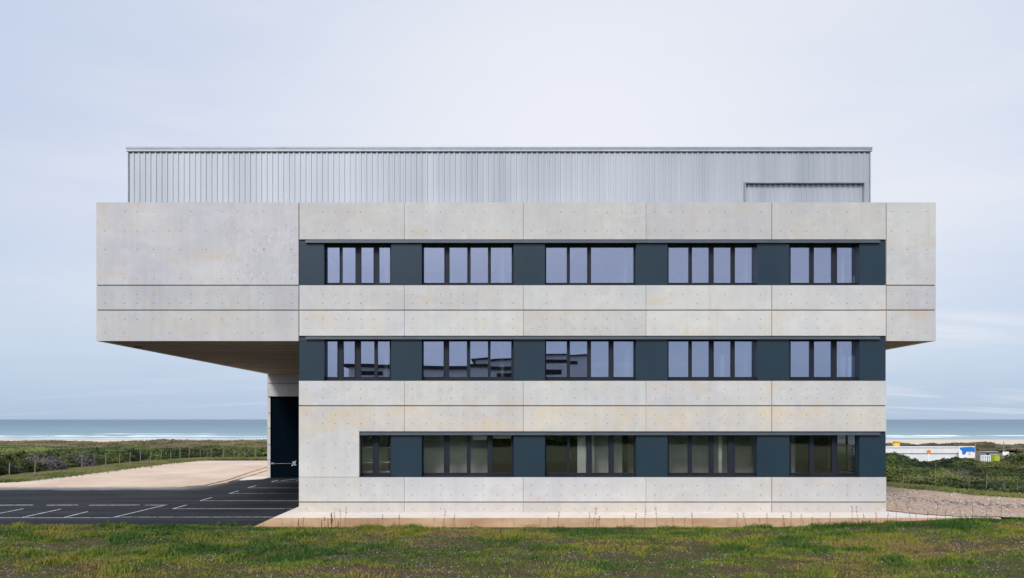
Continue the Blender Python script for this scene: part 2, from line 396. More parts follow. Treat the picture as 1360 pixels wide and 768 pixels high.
# ------------------------------------------------------------------ terrain
LY = [-400, -120, -60, 40, 52, 75, 100, 130, 165, 215, 300, 345, 390, 460, 700]
LZ = [0.5, 0.4, 0, 0, -0.3, -1.0, -1.5, -1.75, -3.2, -5.6, -7.5, -8.0, -8.36, -9.6, -14]
RY = [-400, -60, 11, 20, 35, 60, 85, 115, 150, 172, 190, 240, 300, 345, 390, 460, 700]
RZ = [0.27, 0.27, 0.25, -0.35, -1.3, -2.5, -2.95, -3.3, -3.9, -3.8, -4.6, -6.6, -7.6, -8.0, -8.36, -9.6, -14]
def terrain(x, y):
    x = np.asarray(x, float); y = np.asarray(y, float)
    zl = np.interp(y, LY, LZ); zr = np.interp(y, RY, RZ)
    w = sstep(9, 16, x) 
    z = zl*(1-w) + zr*w
    tr_ = -0.02*np.exp(-((y+1.6)/0.35)**2)*sstep(-8.5, -7.5, x)*(1-sstep(12, 14, x))
    b = tr_ + sstep(-1.7, -3.0, y) * 0.09 * (fbm(x*0.55, y*0.8, 4) - 0.45) * 2
    c = sstep(60, 110, y) * (1 - sstep(260, 330, y)) * (fbm(x*0.035+5, y*0.03, 4) - 0.5) * (0.9*(1-w) + 0.3*w)
    c2 = sstep(140, 170, y) * (1 - sstep(215, 300, y)) * (fbm(x*0.12+9, y*0.09, 3) - 0.5) * 1.0
    return z + b + c + c2
def axis(segs):
    out = []
    for a, b, st in segs: out += list(np.arange(a, b, st))
    return np.array(out + [segs[-1][1]])
def grid_mesh(xs, ys, zf):
    XX, YY = np.meshgrid(xs, ys); ZZ = zf(XX, YY)
    v = np.stack([XX, YY, ZZ], -1).reshape(-1, 3); nx = len(xs)
    i = np.arange((len(ys)-1)*(nx-1)); r = i // (nx-1); c = i % (nx-1); a = r*nx + c
    return v, np.stack([a, a+1, a+nx+1, a+nx], -1)
xs = axis([(-3000, -300, 150), (-300, -80, 10), (-80, -30, 1.5), (-30, 30, 0.3), (30, 80, 1.2), (80, 300, 8), (300, 3000, 150)])
ys = axis([(-400, -40, 12), (-40, -14, 1.0), (-14, -1, 0.2), (-1, 40, 1.0), (40, 240, 2.0), (240, 700, 10)])
v, f = grid_mesh(xs, ys, terrain)
g = mesh_np('ground', v, f, M['soil'], smooth=True); tag(g, kind='structure', label='ground of grass, dunes and pale beach sand')

# sea
def sea_mat():
    m, nt, b = nmat('sea_water'); k = NB(nt)
    P = k.new('ShaderNodeTexCoord').outputs['Object']
    sep = k.new('ShaderNodeSeparateXYZ'); k.link(P, sep.inputs[0]); y = sep.outputs['Y']
    wav = k.noise(k.mapping(P, (0.004, 0.03, 1)), 1.0, 6, 0.6)
    yy = k.math('ADD', y, k.math('MULTIPLY', k.math('SUBTRACT', wav, 0.5), k.math('ADD', 60, k.math('MULTIPLY', y, 0.45))))
    t = k.math('DIVIDE', k.math('SUBTRACT', yy, 380), 2200, True)
    c = k.ramp(k.math('POWER', t, 0.5, True), [(0.0, (0.37, 0.44, 0.43)), (0.22, (0.24, 0.35, 0.37)), (0.42, (0.18, 0.27, 0.325)), (0.7, (0.14, 0.215, 0.27)), (1.0, (0.14, 0.195, 0.25))])
    c = k.mix(k.math('MULTIPLY', k.ramp(k.noise(k.mapping(P, (0.010, 0.06, 1), (3, 3, 0)), 1.0, 6, 0.7), [(0.42, 0), (0.62, 1)]), 0.28), c, (0.07, 0.15, 0.20))
    # foam bands of the surf
    wob = k.math('MULTIPLY', k.math('SUBTRACT', k.noise(k.mapping(P, (0.006, 0.002, 1)), 1.0, 3), 0.5), 60)
    yw = k.math('ADD', y, wob)
    def band(c0, w, br, sc, thr):
        d = k.math('ABSOLUTE', k.math('SUBTRACT', yw, c0))
        e = k.math('SUBTRACT', 1.0, k.math('DIVIDE', d, w), True)
        n = k.noise(k.mapping(P, sc, (c0, 0, 0)), 1.0, 5, 0.7)
        return k.math('MULTIPLY', k.ramp(e, [(0.0, 0), (0.75, 1)]), k.ramp(n, [(thr, 0), (thr + 0.13, 1)]))
    f1 = band(414, 20, 1, (0.035, 0.09, 1), 0.44)
    f1 = k.math('MULTIPLY', f1, k.ramp(k.math('DIVIDE', k.math('ADD', sep.outputs['X'], 200), 400, True), [(0.45, 1.0), (0.72, 0.12)]))
    f2 = band(446, 15, 1, (0.022, 0.09, 1), 0.50)
    f3 = band(505, 14, 1, (0.008, 0.10, 1), 0.53)
    fm = k.math('MAXIMUM', k.math('MAXIMUM', f1, f2), f3)
    c = k.mix(k.math('MULTIPLY', fm, 0.85), c, (0.80, 0.82, 0.83))
    k.link(c, b.inputs['Base Color'])
    b.inputs['Roughness'].default_value = 0.5; b.inputs['Specular IOR Level'].default_value = 0.25
    k.bump(k.noise(k.mapping(P, (0.08, 0.25, 1)), 1.0, 8, 0.7), 1.0, 1.2, b)
    return m
M['sea'] = sea_mat()
mb = MB(); mb.face([(-40000, 370, -8.35), (40000, 370, -8.35), (40000, 45000, -8.35), (-40000, 45000, -8.35)])
tag(mb.build('sea', M['sea']), kind='structure', label='blue green sea with white surf')
# rolling breakers: real low ridges of white water
mb = MB()
for (xa, xb, yc, h) in [(-420, -150, 462, 0.9), (-150, -118, 500, 0.7), (-330, -230, 540, 0.5), (262, 335, 470, 1.1), (345, 470, 478, 0.8), (250, 300, 436, 0.5)]:
    n = 60
    for i in range(n):
        x0 = xa + (xb-xa)*i/n; x1 = xa + (xb-xa)*(i+1)/n
        def hh(x): 
            e = min(1, (x-xa)/12 + 0.02, (xb-x)/12 + 0.02); return max(0.05, h*0.7*e*(0.1+0.9*float(vnoise(x*0.11, yc))))
        def yo(x): return yc + 5*float(vnoise(x*0.03, 3+yc))
        a, b_ = hh(x0), hh(x1)
        P0 = [(x0, yo(x0)-2.5, -8.345), (x0, yo(x0)-0.8, -8.35+a), (x0, yo(x0)+0.4, -8.35+a), (x0, yo(x0)+4, -8.345)]
        P1 = [(x1, yo(x1)-2.5, -8.345), (x1, yo(x1)-0.8, -8.35+b_), (x1, yo(x1)+0.4, -8.35+b_), (x1, yo(x1)+4, -8.345)]
        for j in range(3): mb.face([P0[j], P1[j], P1[j+1], P0[j+1]])
M['foam'] = simple('sea_foam', (0.82, 0.84, 0.85), 0.8, var=0.05, scale=0.3)
tag(mb.build('breaking_waves', M['foam']), kind='stuff', label='white breaking waves rolling in off the beach', cat='waves')

# ------------------------------------------------------------------ ground sheets
ASPH = [(-60, -0.95), (-8.2, -1.05), (-7.2, -0.6), (-7.2, 18.4), (-14.9, 18.4), (-15.6, 18.2), (-15.55, 16.0), (-15.6, 14.3), (-15.9, 13.2), (-16.8, 12.45), (-18.2, 12.15), (-60, 12.05)]
mb = MB(); mb.face([(x, y, 0.014) for x, y in ASPH]); tag(mb.build('car_park', M['asphalt']), kind='structure', label='dark asphalt car park with white bay lines')
SAND = [(-60, 12.1), (-18.2, 12.2), (-16.0, 13.2), (-15.6, 18.3), (-14.4, 18.4), (-14.4, 36.2), G(330, 612.2), G(262, 612), G(200, 618), G(150, 624), G(100, 630), G(50, 636), G(0, 641), (-40, 12.8), (-60, 12.6)]
mb = MB(); mb.face([(x, y, 0.007) for x, y in SAND]); tag(mb.build('sand_lot', M['sand']), kind='structure', label='bare pale sand lot beside the car park')
# kerbs
def kerb(path, name, w=0.16, h=0.11):
    mb = MB(); n = len(path)
    L, R = [], []
    for i, p in enumerate(path):
        a = Vector(path[max(0, i-1)]); b = Vector(path[min(n-1, i+1)]); d = (b-a).normalized(); nn = Vector((-d.y, d.x))
        L.append(Vector(p) + nn*w/2); R.append(Vector(p) - nn*w/2)
    for i in range(n-1):
        for q in ([(*R[i], 0), (*R[i+1], 0), (*R[i+1], h), (*R[i], h)], [(*R[i], h), (*R[i+1], h), (*L[i+1], h), (*L[i], h)], [(*L[i], h), (*L[i+1], h), (*L[i+1], 0), (*L[i], 0)]): mb.face(q)
    mb.face([(*R[0], 0), (*R[0], h), (*L[0], h), (*L[0], 0)]); mb.face([(*L[-1], 0), (*L[-1], h), (*R[-1], h), (*R[-1], 0)])
    return tag(mb.build(name, M['kerb']), kind='structure', label='low sandy stone kerb at the edge of the car park')
kerb([(-60, 12.08), (-30, 12.15), (-18.3, 12.2), (-17.0, 12.5), (-16.3, 13.2), (-16.35, 16.5), (-17.1, 22), (-17.9, 28.6)], 'kerb', h=0.05)
kerb([(-15.75, 15.0), (-16.2, 20.5), (-17.0, 28.0)], 'kerb', h=0.05)
# apron at the pier
mb = MB(); mb.face([(x, y, 0.02) for x, y in [(-15.5, 16.3), (-14.45, 17.2), (-14.45, 19), (-16.2, 19.2)]]); tag(mb.build('pavement', M['slab']), kind='structure', label='pale concrete apron at the foot of the pier')

# bay lines
mb = MB()
def line(a, b, w=0.075):
    a, b = Vector(a), Vector(b); d = (b-a).normalized(); n = Vector((-d.y, d.x))*w/2
    mb.face([(*(a-n), 0.019), (*(b-n), 0.019), (*(b+n), 0.019), (*(a+n), 0.019)])
for y0, xl in [(0.87, -14.3), (3.25, -13.3), (6.06, -13.4), (9.1, -13.3), (11.9, -13.4), (15.4, -13.3)]:
    line((xl, y0), (-7.8 if y0 < 3 else -7.3, y0))
    if y0 > 1: line((xl, y0), (xl - 0.02, y0 + 1.3))
line((-14.35, 0.7), (-14.2, 4.6)); line((-60, 0.7), (-14.35, 0.7))
for xx, ya in [(-16.15, 2.4), (-17.7, 3.2), (-19.3, 3.3), (-21.6, 3.5), (-24, 3.5), (-26.4, 3.5)]:
    line((xx, 0.7), (xx - 0.1, ya))
for xa, xb in [(-15.1, -14.2), (-17.4, -15.3), (-19.2, -17.9), (-21.4, -19.8), (-24.2, -22.4), (-27, -25)]:
    line((xa, 4.45), (xb, 4.5), 0.12)
for k_ in range(4): line((-13.0 + k_*0.9, 16.2), (-12.3 + k_*0.9, 17.6), 0.10)
tag(mb.build('parking_markings', M['paint']), kind='structure', label='white painted parking bay lines')

# plinth slab round the building
mb = MB()
top, xL, xR, yF = 0.30, -7.75, 17.0, -1.35
pts_t = [(xL, yF, top), (xR, yF, top), (xR, 3, top), (xL, 3, top)]
pts_b = [(xL-0.75, yF-0.05, -0.05), (xR, yF-0.05, -0.1), (xR, 3, -0.1), (xL-0.75, 3.2, -0.05)]
mb.face(pts_t, 0, 1.0)
nseg = 26
for i in range(nseg):   # front face in slightly uneven lengths with tiny joints
    a = i/nseg; b_ = (i+1)/nseg
    A = Vector(pts_b[0]).lerp(Vector(pts_b[1]), a); B = Vector(pts_b[0]).lerp(Vector(pts_b[1]), b_)
    Ct = Vector(pts_t[0]).lerp(Vector(pts_t[1]), b_); Dt = Vector(pts_t[0]).lerp(Vector(pts_t[1]), a)
    mb.face([A, B, Ct, Dt], 1)
mb.face([pts_b[3], pts_b[0], pts_t[0], pts_t[3]], 0, 0.9); mb.face([pts_b[1], pts_b[2], pts_t[2], pts_t[1]], 0); mb.face([pts_b[2], pts_b[3], pts_t[3], pts_t[2]], 0)
tag(mb.build('terrace_slab', [M['slab'], M['slabface']]), kind='structure', label='pale concrete slab running along the foot of the building')

# gravel field on the right
def in_poly(x, y, poly):
    r = np.zeros(x.shape, bool); n = len(poly)
    for i in range(n):
        x1, y1 = poly[i]; x2, y2 = poly[(i+1) % n]
        c = ((y1 > y) != (y2 > y)) & (x < (x2-x1)*(y-y1)/(y2-y1+1e-12) + x1)
        r ^= c
    return r
GR = [(13.9, 1.7), (14.15, 0.4), (14.7, -0.55), (15.6, -1.05), (16.8, -1.2), (18, -1.5), (24, -1.9), (45, -2.4), (45, 2), (26, 2.5), (22.2, 4.3), (20.6, 7.5), (19.4, 10.6), (18.5, 14), (17, 20), (13.9, 22)]
gz = lambda x, y: 0.325 + 0.05*(fbm(x*1.1, y*1.1, 4) - 0.5) * sstep(16.8, 18.0, x) + np.maximum(0, 0.0)
v, f = grid_mesh(np.arange(13.86, 45, 0.14), np.arange(-2.6, 22, 0.14), gz)
cx = v[f].mean(1); ed = 0.25*(fbm(cx[:,0]*1.3, cx[:,1]*1.3, 3)-0.5)
keep = in_poly(cx[:,0]+ed, cx[:,1]+ed, GR); f = f[keep]
used, inv = np.unique(f, return_inverse=True)
tag(mesh_np('gravel', v[used], inv.reshape(f.shape), M['gravel'], smooth=True), kind='structure', label='tan gravel strip at the right end of the building')
# loose stones
ico = bmesh.new(); bmesh.ops.create_icosphere(ico, subdivisions=1, radius=1.0)
IV = np.array([v_.co[:] for v_ in ico.verts]); IF = np.array([[q.index for q in fc.verts] for fc in ico.faces]); ico.free()
def stones(name, pts, sizes, tint, label, mat=None, squash=0.6):
    n = len(pts); sc = sizes[:, None, None] * (0.7 + 0.6*rng.random((n, 1, 3))) * np.array([1, 1, squash])
    V = IV[None] * (0.8 + 0.4*rng.random((n, len(IV), 1))) * sc
    an = rng.random(n)*6.28; ca, sa = np.cos(an)[:, None], np.sin(an)[:, None]
    V = np.stack([V[..., 0]*ca - V[..., 1]*sa, V[..., 0]*sa + V[..., 1]*ca, V[..., 2]], -1) + pts[:, None]
    Fc = IF[None] + (np.arange(n)*len(IV))[:, None, None]
    return tag(mesh_np(name, V.reshape(-1, 3), Fc.reshape(-1, 3), mat or M['stone'], tint=np.repeat(tint, len(IF))), kind='stuff', label=label)
n = 9000
px = 14 + 28*rng.random(n); py = -2.4 + 22*rng.random(n)
k_ = in_poly(px, py, GR); px, py = px[k_], py[k_]
# a band of grey rubble from the wall towards the lower right
bd = np.abs(py - np.interp(px, [14, 16, 18, 20, 24, 40], [8.5, 5.0, 2.6, 0.9, -0.5, -1.0]))
band = np.exp(-(bd/1.5)**2)
sz = 0.025 + 0.035*rng.random(len(px)) + band*0.055*rng.random(len(px))
tn = np.clip(rng.random(len(px))*0.9 + 0.15 - band*0.35, 0, 1)
k2 = rng.random(len(px)) < 0.35 + band
px, py, sz, tn = px[k2], py[k2], sz[k2], tn[k2]
stones('rubble', np.stack([px, py, gz(px, py) + sz*0.2], -1), sz, tn, 'grey rubble stones strewn across the tan gravel')

# ------------------------------------------------------------------ the building
B = empty('office_building', (0, 0, 0))
tag(B, 'pale concrete office building with dark window strips and ribbed metal roof storey', 'building')
CX = [397, 537, 695, 858, 1025, 1177]
HX = [[407,429,446,463,479,497,516],[548,566,585,599,615,632,643,661,681],[706,726,745,763,777,791,807,826,844],[870,890,907,926,942,963,981,1010],[1037,1051,1071,1086,1105,1125,1143,1166]]
LWX = [139,166,182,204,225,240,254,274,295,316,335,350,387]
RWX = [1184,1205,1231]
PT = 0.055
def panel(mb, px0, px1, py0, py1, hx, hy, g=(1, 1, 1, 1), tint=1.0, miss=0.12):
    """front panel with recessed tie holes; g = joint half-gaps left, right, top, bottom in px"""
    x0, x1, z1, z0 = X(px0 + g[0]), X(px1 - g[1]), Z(py0 + g[2]), Z(py1 - g[3])
    r = 0.013
    xs_ = [x0]; zs_ = [z0]; hxi = []; hzi = []
    for h in hx:
        h = X(h + random.uniform(-0.4, 0.4))
        if x0 + 0.1 < h - r and h + r < x1 - 0.1 and h - r > xs_[-1] + 0.02: hxi.append(len(xs_)); xs_ += [h-r, h+r]
    for h in sorted([Z(q) for q in hy]):
        if z0 + 0.08 < h - r and h + r < z1 - 0.05: hzi.append(len(zs_)); zs_ += [h-r, h+r]
    xs_.append(x1); zs_.append(z1)
    holes = {(i, j) for i in hxi for j in hzi if random.random() > miss}
    bm = mb.bm; V = {}
    def vt(i, j, y=0.0):
        q = (i, j, y)
        if q not in V: V[q] = bm.verts.new((xs_[i], y, zs_[j]))
        return V[q]
    def add(vs, mi=0):
        f_ = bm.faces.new(vs); f_.material_index = mi; mb.tints.append(tint)
    for i in range(len(xs_)-1):
        for j in range(len(zs_)-1):
            if (i, j) in holes:
                y = 0.035; A = [(i, j), (i+1, j), (i+1, j+1), (i, j+1)]
                for k in range(4): add([vt(*A[k]), vt(*A[(k+1)%4]), vt(*A[(k+1)%4], y), vt(*A[k], y)], 1)
                add([vt(*a, y) for a in A], 1)
            else: add([vt(i, j), vt(i+1, j), vt(i+1, j+1), vt(i, j+1)])
    # chamfered returns to the joint
    c = 0.008
    R0 = [(x0,0,z0),(x1,0,z0),(x1,0,z1),(x0,0,z1)]; R1 = [(x0-c*0,PT,z0),(x1,PT,z0),(x1,PT,z1),(x0,PT,z1)]
    for k in range(4): mb.face([R0[(k+1)%4], R0[k], R1[k], R1[(k+1)%4]], 0, tint)
def tn_(): 
    a = random.uniform(0.92, 1.05); return (a, a*random.uniform(0.985, 1.0), a*random.uniform(0.96, 1.0))
mb = MB()
bands = [(269,318,[282,307]),(379,412,[391,403]),(412,446,[424,436]),(506,539,[517,529]),(539,573,[551,563]),(634,667,[645,657.5]),(667,681.3,[676])]
for ci in range(5):
    a, b_ = CX[ci], CX[ci+1]
    gl = 0.55 if ci in (0, 4) else 0.22; gr = 0.55 if ci in (3, 4) else 0.22
    for bi, (t, bo, hy) in enumerate(bands):
        g4 = (gl, gr, 0.0 if bi in (0, 3, 5) else 0.75, 0.75 if bi in (1, 3, 5) else 0.0)
        if bi == 1: g4 = (gl, gr, 0, 0.75)
        if bi == 4 and ci == 0: g4 = (0, gr, 0.75, 0)
        if bi >= 3 and ci == 0: g4 = (0, gr, g4[2], g4[3])
        if bi in (3, 4, 5, 6) and ci == 4: g4 = (gl, 0, g4[2], g4[3])
        miss = 0.3 if bi in (1, 2) else 0.12
        t4 = tn_()
        if bi == 0: t4 = tuple(q*0.93 for q in t4)
        if bi == 4: t4 = tuple(q*w for q, w in zip(t4, (1.02, 0.985, 0.93)))
        if bi == 6: t4 = tuple(q*w for q, w in zip(t4, (0.93, 0.875, 0.82)))
        if bi == 5: t4 = tuple(q*0.95 for q in t4)
        panel(mb, a, b_, t, bo, HX[ci], hy, g4, t4, miss)
panel(mb, 397, 477, 573.0, 634, [409, 429, 446, 463], [589, 606, 622], (0, 0, 0.02, 0.4), tn_())
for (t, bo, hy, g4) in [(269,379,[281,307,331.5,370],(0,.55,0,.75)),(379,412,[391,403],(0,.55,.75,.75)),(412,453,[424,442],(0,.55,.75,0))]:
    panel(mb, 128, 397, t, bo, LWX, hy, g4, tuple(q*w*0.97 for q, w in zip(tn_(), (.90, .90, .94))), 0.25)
    panel(mb, 1177, 1243, t, bo, RWX, hy, (.55,0)+g4[2:], tuple(q*w*0.97 for q, w in zip(tn_(), (.94, .94, .97))), 0.12)
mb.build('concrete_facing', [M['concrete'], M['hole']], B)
# structure behind the panels
XLw, XLm, XRm, XRw = X(128), X(397), X(1177), X(1243)
ZT, Zs = Z(269), Z(453)
TH = 0.32; YB = 24.0; YW = 18.3
mb = MB()
for (a, b_, t, bo) in [(397,1177,269,318.3),(397,1177,379,446),(397,1177,506,573),(397,1177,634,700),(397,477,573,634),(128,397,269,453),(1177,1243,269,453)]:
    mb.box(X(a)+0.004, X(b_)-0.004, PT-0.002, TH, Z(bo)+0.004, Z(t)-0.004)
mb.build('wall_core', M['jointc'], B)
mb = MB()
def wallbox(*a): mb.box(*a, tint=random.uniform(0.94, 1.02))
# wings and side walls; joints at the panel heights
zj = [Zs, Z(412), Z(379), ZT]
for i in range(3):
    lo = zj[i] + (0.02 if i else 0); hi = zj[i+1] - (0.02 if i < 2 else 0)
    for yy0, yy1 in [(TH+0.002 - 0.25, 6.0), (6.03, 12.2), (12.23, 18.28), (18.31, YB)]:
        wallbox(XLw, XLw+0.25, yy0, yy1, lo, hi)
        if not (i == 2 and yy0 < 1): wallbox(XRw-0.25, XRw, yy0, yy1, lo, hi)
# top floor right side wall with a window opening
lo, hi = zj[2]+0.02, ZT
wallbox(XRw-0.25, XRw, TH-0.248, 4.2, lo, hi); wallbox(XRw-0.25, XRw, 5.9, 6.0, lo, hi)
wallbox(XRw-0.25, XRw, 4.2, 5.9, lo, lo+0.3); wallbox(XRw-0.25, XRw, 4.2, 5.9, Z(320), hi)
mb.box(XLw+0.06, XLw+0.24, TH, YB-0.1, Zs+0.01, ZT-0.02, 1); 
# left face of the main block
zk = [0.0, Z(667), Z(634), Z(573), Z(539), Z(506), Zs]
for i in range(6):
    lo = zk[i] + (0.015 if i else 0); hi = zk[i+1] - 0.015
    wallbox(XLm, XLm+0.25, PT+0.01, 9.0, lo, hi); wallbox(XLm, XLm+0.25, 9.03, YW, lo, hi)
# right face of the main block with windows on two floors
for (zb, zt, y0, y1) in [(Z(634), Z(573), 1.3, 3.9), (Z(506), Z(446), 1.3, 3.9)]:
    wallbox(XRm-0.25, XRm, y1, YB, zb, zt); wallbox(XRm-0.25, XRm, PT+0.01, y0, zb, zt)
for a, b_ in [(0.0, Z(634)), (Z(573), Z(506)), (Z(446), Z(446)+0.0)]:
    if b_ > a: wallbox(XRm-0.25, XRm, PT+0.01, YB, a+0.0, b_-0.004)
wallbox(XRm-0.25, XRm, PT+0.01, YB, Z(446)+0.004, Z(446)+0.3)
# back wall, roof, parapet backs
wallbox(XLw, XRw, YB, YB+0.3, Zs, ZT); wallbox(XLw, XRm, YB, YB+0.3, 0, Zs)
mb.box(XLw+0.26, XRw-0.26, TH+0.002, YB-0.002, ZT-0.55, ZT-0.30)
mb.build('side_wall', [M['concrete'], M['jointc']], B)
# rear wing volume that carries the cantilever: frontal wall with tall dark door
dW = D + YW
mb = MB()
xa, xb = XLw, XLm
xdoor = X(359, dW); zdoor = Z(526.5, dW)
zz = [0.0, Z(611, dW), Z(591, dW), Z(569, dW), Z(548.5, dW), Z(528.5, dW)]
for i in range(5):
    mb.box(xa, xdoor, YW, YB, zz[i]+(0.02 if i else 0), zz[i+1]-0.02, 0, random.uniform(0.95, 1.03))
mb.box(xa, xb, YW, YB, zdoor, Z(509.5, dW)-0.03, 0, 0.93); mb.box(xa, xb, YW, YB, Z(509.5, dW)+0.03, Zs-0.004, 0, 0.86)
mb.box(xa+0.04, xdoor-0.04, YW+0.04, YB-0.04, 0, zdoor, 1)
mb.box(xa+0.04, xb, YW+0.04, YB-0.04, zdoor+0.02, Zs-0.02, 1)
mb.build('pier', [M['concrete'], M['jointc']], B)
mb = MB()
for i in range(4):
    w = (xb - xdoor)/4
    mb.box(xdoor + i*w + 0.006, xdoor + (i+1)*w - 0.006, YW+0.12, YW+0.18, 0.02, zdoor-0.004)
dr = mb.build('door', M['door'], B)
mb = MB(); zb = Z(616, dW)
mb.bar((xdoor+0.05, YW+0.05, zb), (X(388.5, dW), YW+0.05, zb), 0.014, 8); mb.box(xdoor+0.03, xdoor+0.22, YW+0.03, YW+0.12, zb-0.03, zb+0.06)
mb.build('handle', M['wood'], dr)
mb = MB()   # small white slanted lettering strokes beside the bar
def stroke(a, b, w=0.03):
    ax, az = X(a[0], dW), Z(a[1], dW); bx, bz = X(b[0], dW), Z(b[1], dW)
    d = Vector((bx-ax, bz-az)).normalized(); nx, nz = -d.y*w, d.x*w; y0, y1 = YW+0.104, YW+0.118
    mb.face([(ax-nx,y0,az-nz),(bx-nx,y0,bz-nz),(bx+nx,y0,bz+nz),(ax+nx,y0,az+nz)])
for a, b_ in [((387,619),(389,615)),((389,615),(390.2,618.5)),((390.2,618.5),(391.5,612.8)),((388,616.6),(390.6,616.0)),((391.8,617.9),(392.6,618.2)),((388,613.5),(389.5,614.5)),((391.2,614.2),(392.3,612.5))]: stroke(a, b_)
mb.build('lettering', M['white'], dr)
# soffits
mb = MB(); mb.box(XRm+0.002, XRw-0.02, PT, YB, Zs+0.006, Zs+0.2)
for yy in [1.15, 3.4, 6.8]: mb.box(XRm+0.01, XRw-0.3, yy, yy+0.03, Zs-0.006, Zs+0.008, 1)
mb.build('soffit', [M['soffit'], M['slab']], B)
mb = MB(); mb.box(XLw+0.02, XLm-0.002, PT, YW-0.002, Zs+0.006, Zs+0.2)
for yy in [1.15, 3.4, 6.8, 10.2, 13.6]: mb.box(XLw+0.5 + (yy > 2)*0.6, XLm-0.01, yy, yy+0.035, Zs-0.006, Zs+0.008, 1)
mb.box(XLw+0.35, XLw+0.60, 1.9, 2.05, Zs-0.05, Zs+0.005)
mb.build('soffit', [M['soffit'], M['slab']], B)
# floors, ceilings and partitions inside
mb = MB()
xi0, xi1 = XLm+0.26, XRm-0.26
for z0, z1 in [(0.05, 0.32), (3.95, 4.45), (7.35, 7.85)]:
    mb.box(xi0, xi1, TH+0.003, YB-0.01, z0, z1)
mb.box(XLm+0.26, XRw-0.26, TH+0.003, YB-0.01, 10.25, 10.6)
mb.box(XRm-0.2, XRw-0.26, TH+0.003, YB-0.01, 7.0, 7.85)
mb.build('floor_slab', M['intfloor'], B)
mb = MB()
for z0, z1 in [(0.33, 3.94), (4.46, 7.34), (7.86, 10.24)]:
    yb = 6.2
    mb.box(xi0, xi1, yb, yb+0.12, z0, z1, 0)
for xw in (-4.3, -0.0, 4.55, 9.0):
    mb.box(xw, xw+0.12, TH+0.4, 6.19, 4.47, 7.33, 0); mb.box(xw, xw+0.12, TH+0.4, 6.19, 7.87, 10.23, 0)
mb.box(8.05, 8.18, 0.48, 0.6, 4.47, 6.0, 0); mb.box(4.62, 4.72, 0.48, 0.6, 4.47, 6.3, 0); mb.box(12.45, 12.55, 0.55, 0.7, 4.47, 7.33, 0); mb.box(12.5, 12.6, 0.55, 0.7, 7.87, 10.23, 0)
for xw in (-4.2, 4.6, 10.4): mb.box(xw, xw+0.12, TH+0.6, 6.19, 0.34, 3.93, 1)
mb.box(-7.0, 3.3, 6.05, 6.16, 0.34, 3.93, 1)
mb.box(2.80, 3.12, 0.45, 0.75, 0.34, 3.93, 0); mb.box(3.28, 3.42, 0.50, 0.64, 0.34, 3.93, 0); mb.box(7.98, 8.10, 0.5, 0.62, 0.34, 3.93, 0)      # pale pillars in the ground floor
mb.box(4.6, 11.2, 1.5, 1.6, 0.34, 3.93, 0); mb.box(-6.9, -0.5, 1.25, 1.35, 0.34, 3.93, 0); mb.box(3.5, 4.55, 1.1, 1.2, 0.34, 3.93, 0); mb.box(-0.30, 0.72, 0.42, 0.55, 0.34, 2.93, 1); mb.box(1.60, 2.78, 0.42, 0.55, 0.34, 3.0, 1)  # last two boxes: matte black, added so the panes look onto darkness
mb.build('partition_and_dark_box', [M['plaster'], M['intdark']], B)
mb = MB()   # shelves and furniture glimpsed behind the left ground floor panes
for zz_ in (1.0, 1.7, 2.05, 2.6, 3.0): mb.box(-5.3, -3.6, 0.6, 1.0, zz_, zz_+0.03)
for xx in (-5.33, -4.6, -3.6): mb.box(xx, xx+0.03, 0.6, 1.0, 0.33, 3.05)
mb.build('shelf', M['plaster'], B)
for bx4 in [(-1.02, -0.52, 2.90, 3.12), (-0.29, 0.39, 2.95, 3.12)]:
    mb = MB(); mb.box(bx4[0], bx4[1], 0.385, 0.40, bx4[2], bx4[3]); mb.build('blind', M['white'], B)
mb = MB(); mb.box(2.43, 2.53, 0.385, 0.40, 2.25, 2.50); mb.build('notice', M['white'], B)
mb = MB(); mb.box(-2.7, -0.3, 0.8, 0.82, 2.33, 2.355); mb.build('shelf', M['plaster'], B)
mb = MB(); mb.box(1.66, 2.6, 0.9, 0.94, 3.02, 3.09); mb.build('shelf', M['plaster'], B)

# window strips
YP = 0.03            # face of the slate panels
YWn = 0.27           # face of the window frames
dN = D + YWn; dG = D + YWn + 0.05
rows = [(318, 379), (446, 506), (573, 634)]
PA = [(430,519),(560,682),(724,845),(887,1006),(1049,1142)]
SL = [(397,430),(519,560),(682,724),(845,887),(1006,1049),(1142,1177)]
GL = {0: [[(434,451),(454.5,472),(479.5,496),(503.5,518)],[(563,590),(597,620.5),(625,648),(652,679.5)],[(725.5,753),(757,780),(785,842)],[(888,915),(919,942),(948,971),(976,1003)],[(1050,1076),(1081,1105),(1111.5,1137.5)]],
      1: [[(433,448),(456,471),(479,497),(501.5,517.5)],[(562.5,589),(596.5,620),(624.5,648),(651.5,679)],[(725.5,753),(757,780),(785,808.5),(815,842)],[(888,915),(919,942),(948,971),(976,1003)],[(1050,1076),(1081,1105),(1111.5,1137.5)]],
      2: [[(480,495),(502.5,517.5)],[(562.5,589.5),(597,620),(625,648),(654,679)],[(725.5,753.5),(757,780),(786,808.5),(815.5,842)],[(888.5,914),(919,942),(948,967),(976,1003)],[(1050.5,1075),(1081,1105),(1112,1137)]]}
def slate_panel(px0, px1, t, bo):
    mb = MB(); mb.box(X(px0)+0.004, X(px1), YP, YWn+0.10, Z(bo)+0.012, Z(t)-0.11)
    return mb.build('cladding_panel', [M['slate']], B, bevel=0.006)
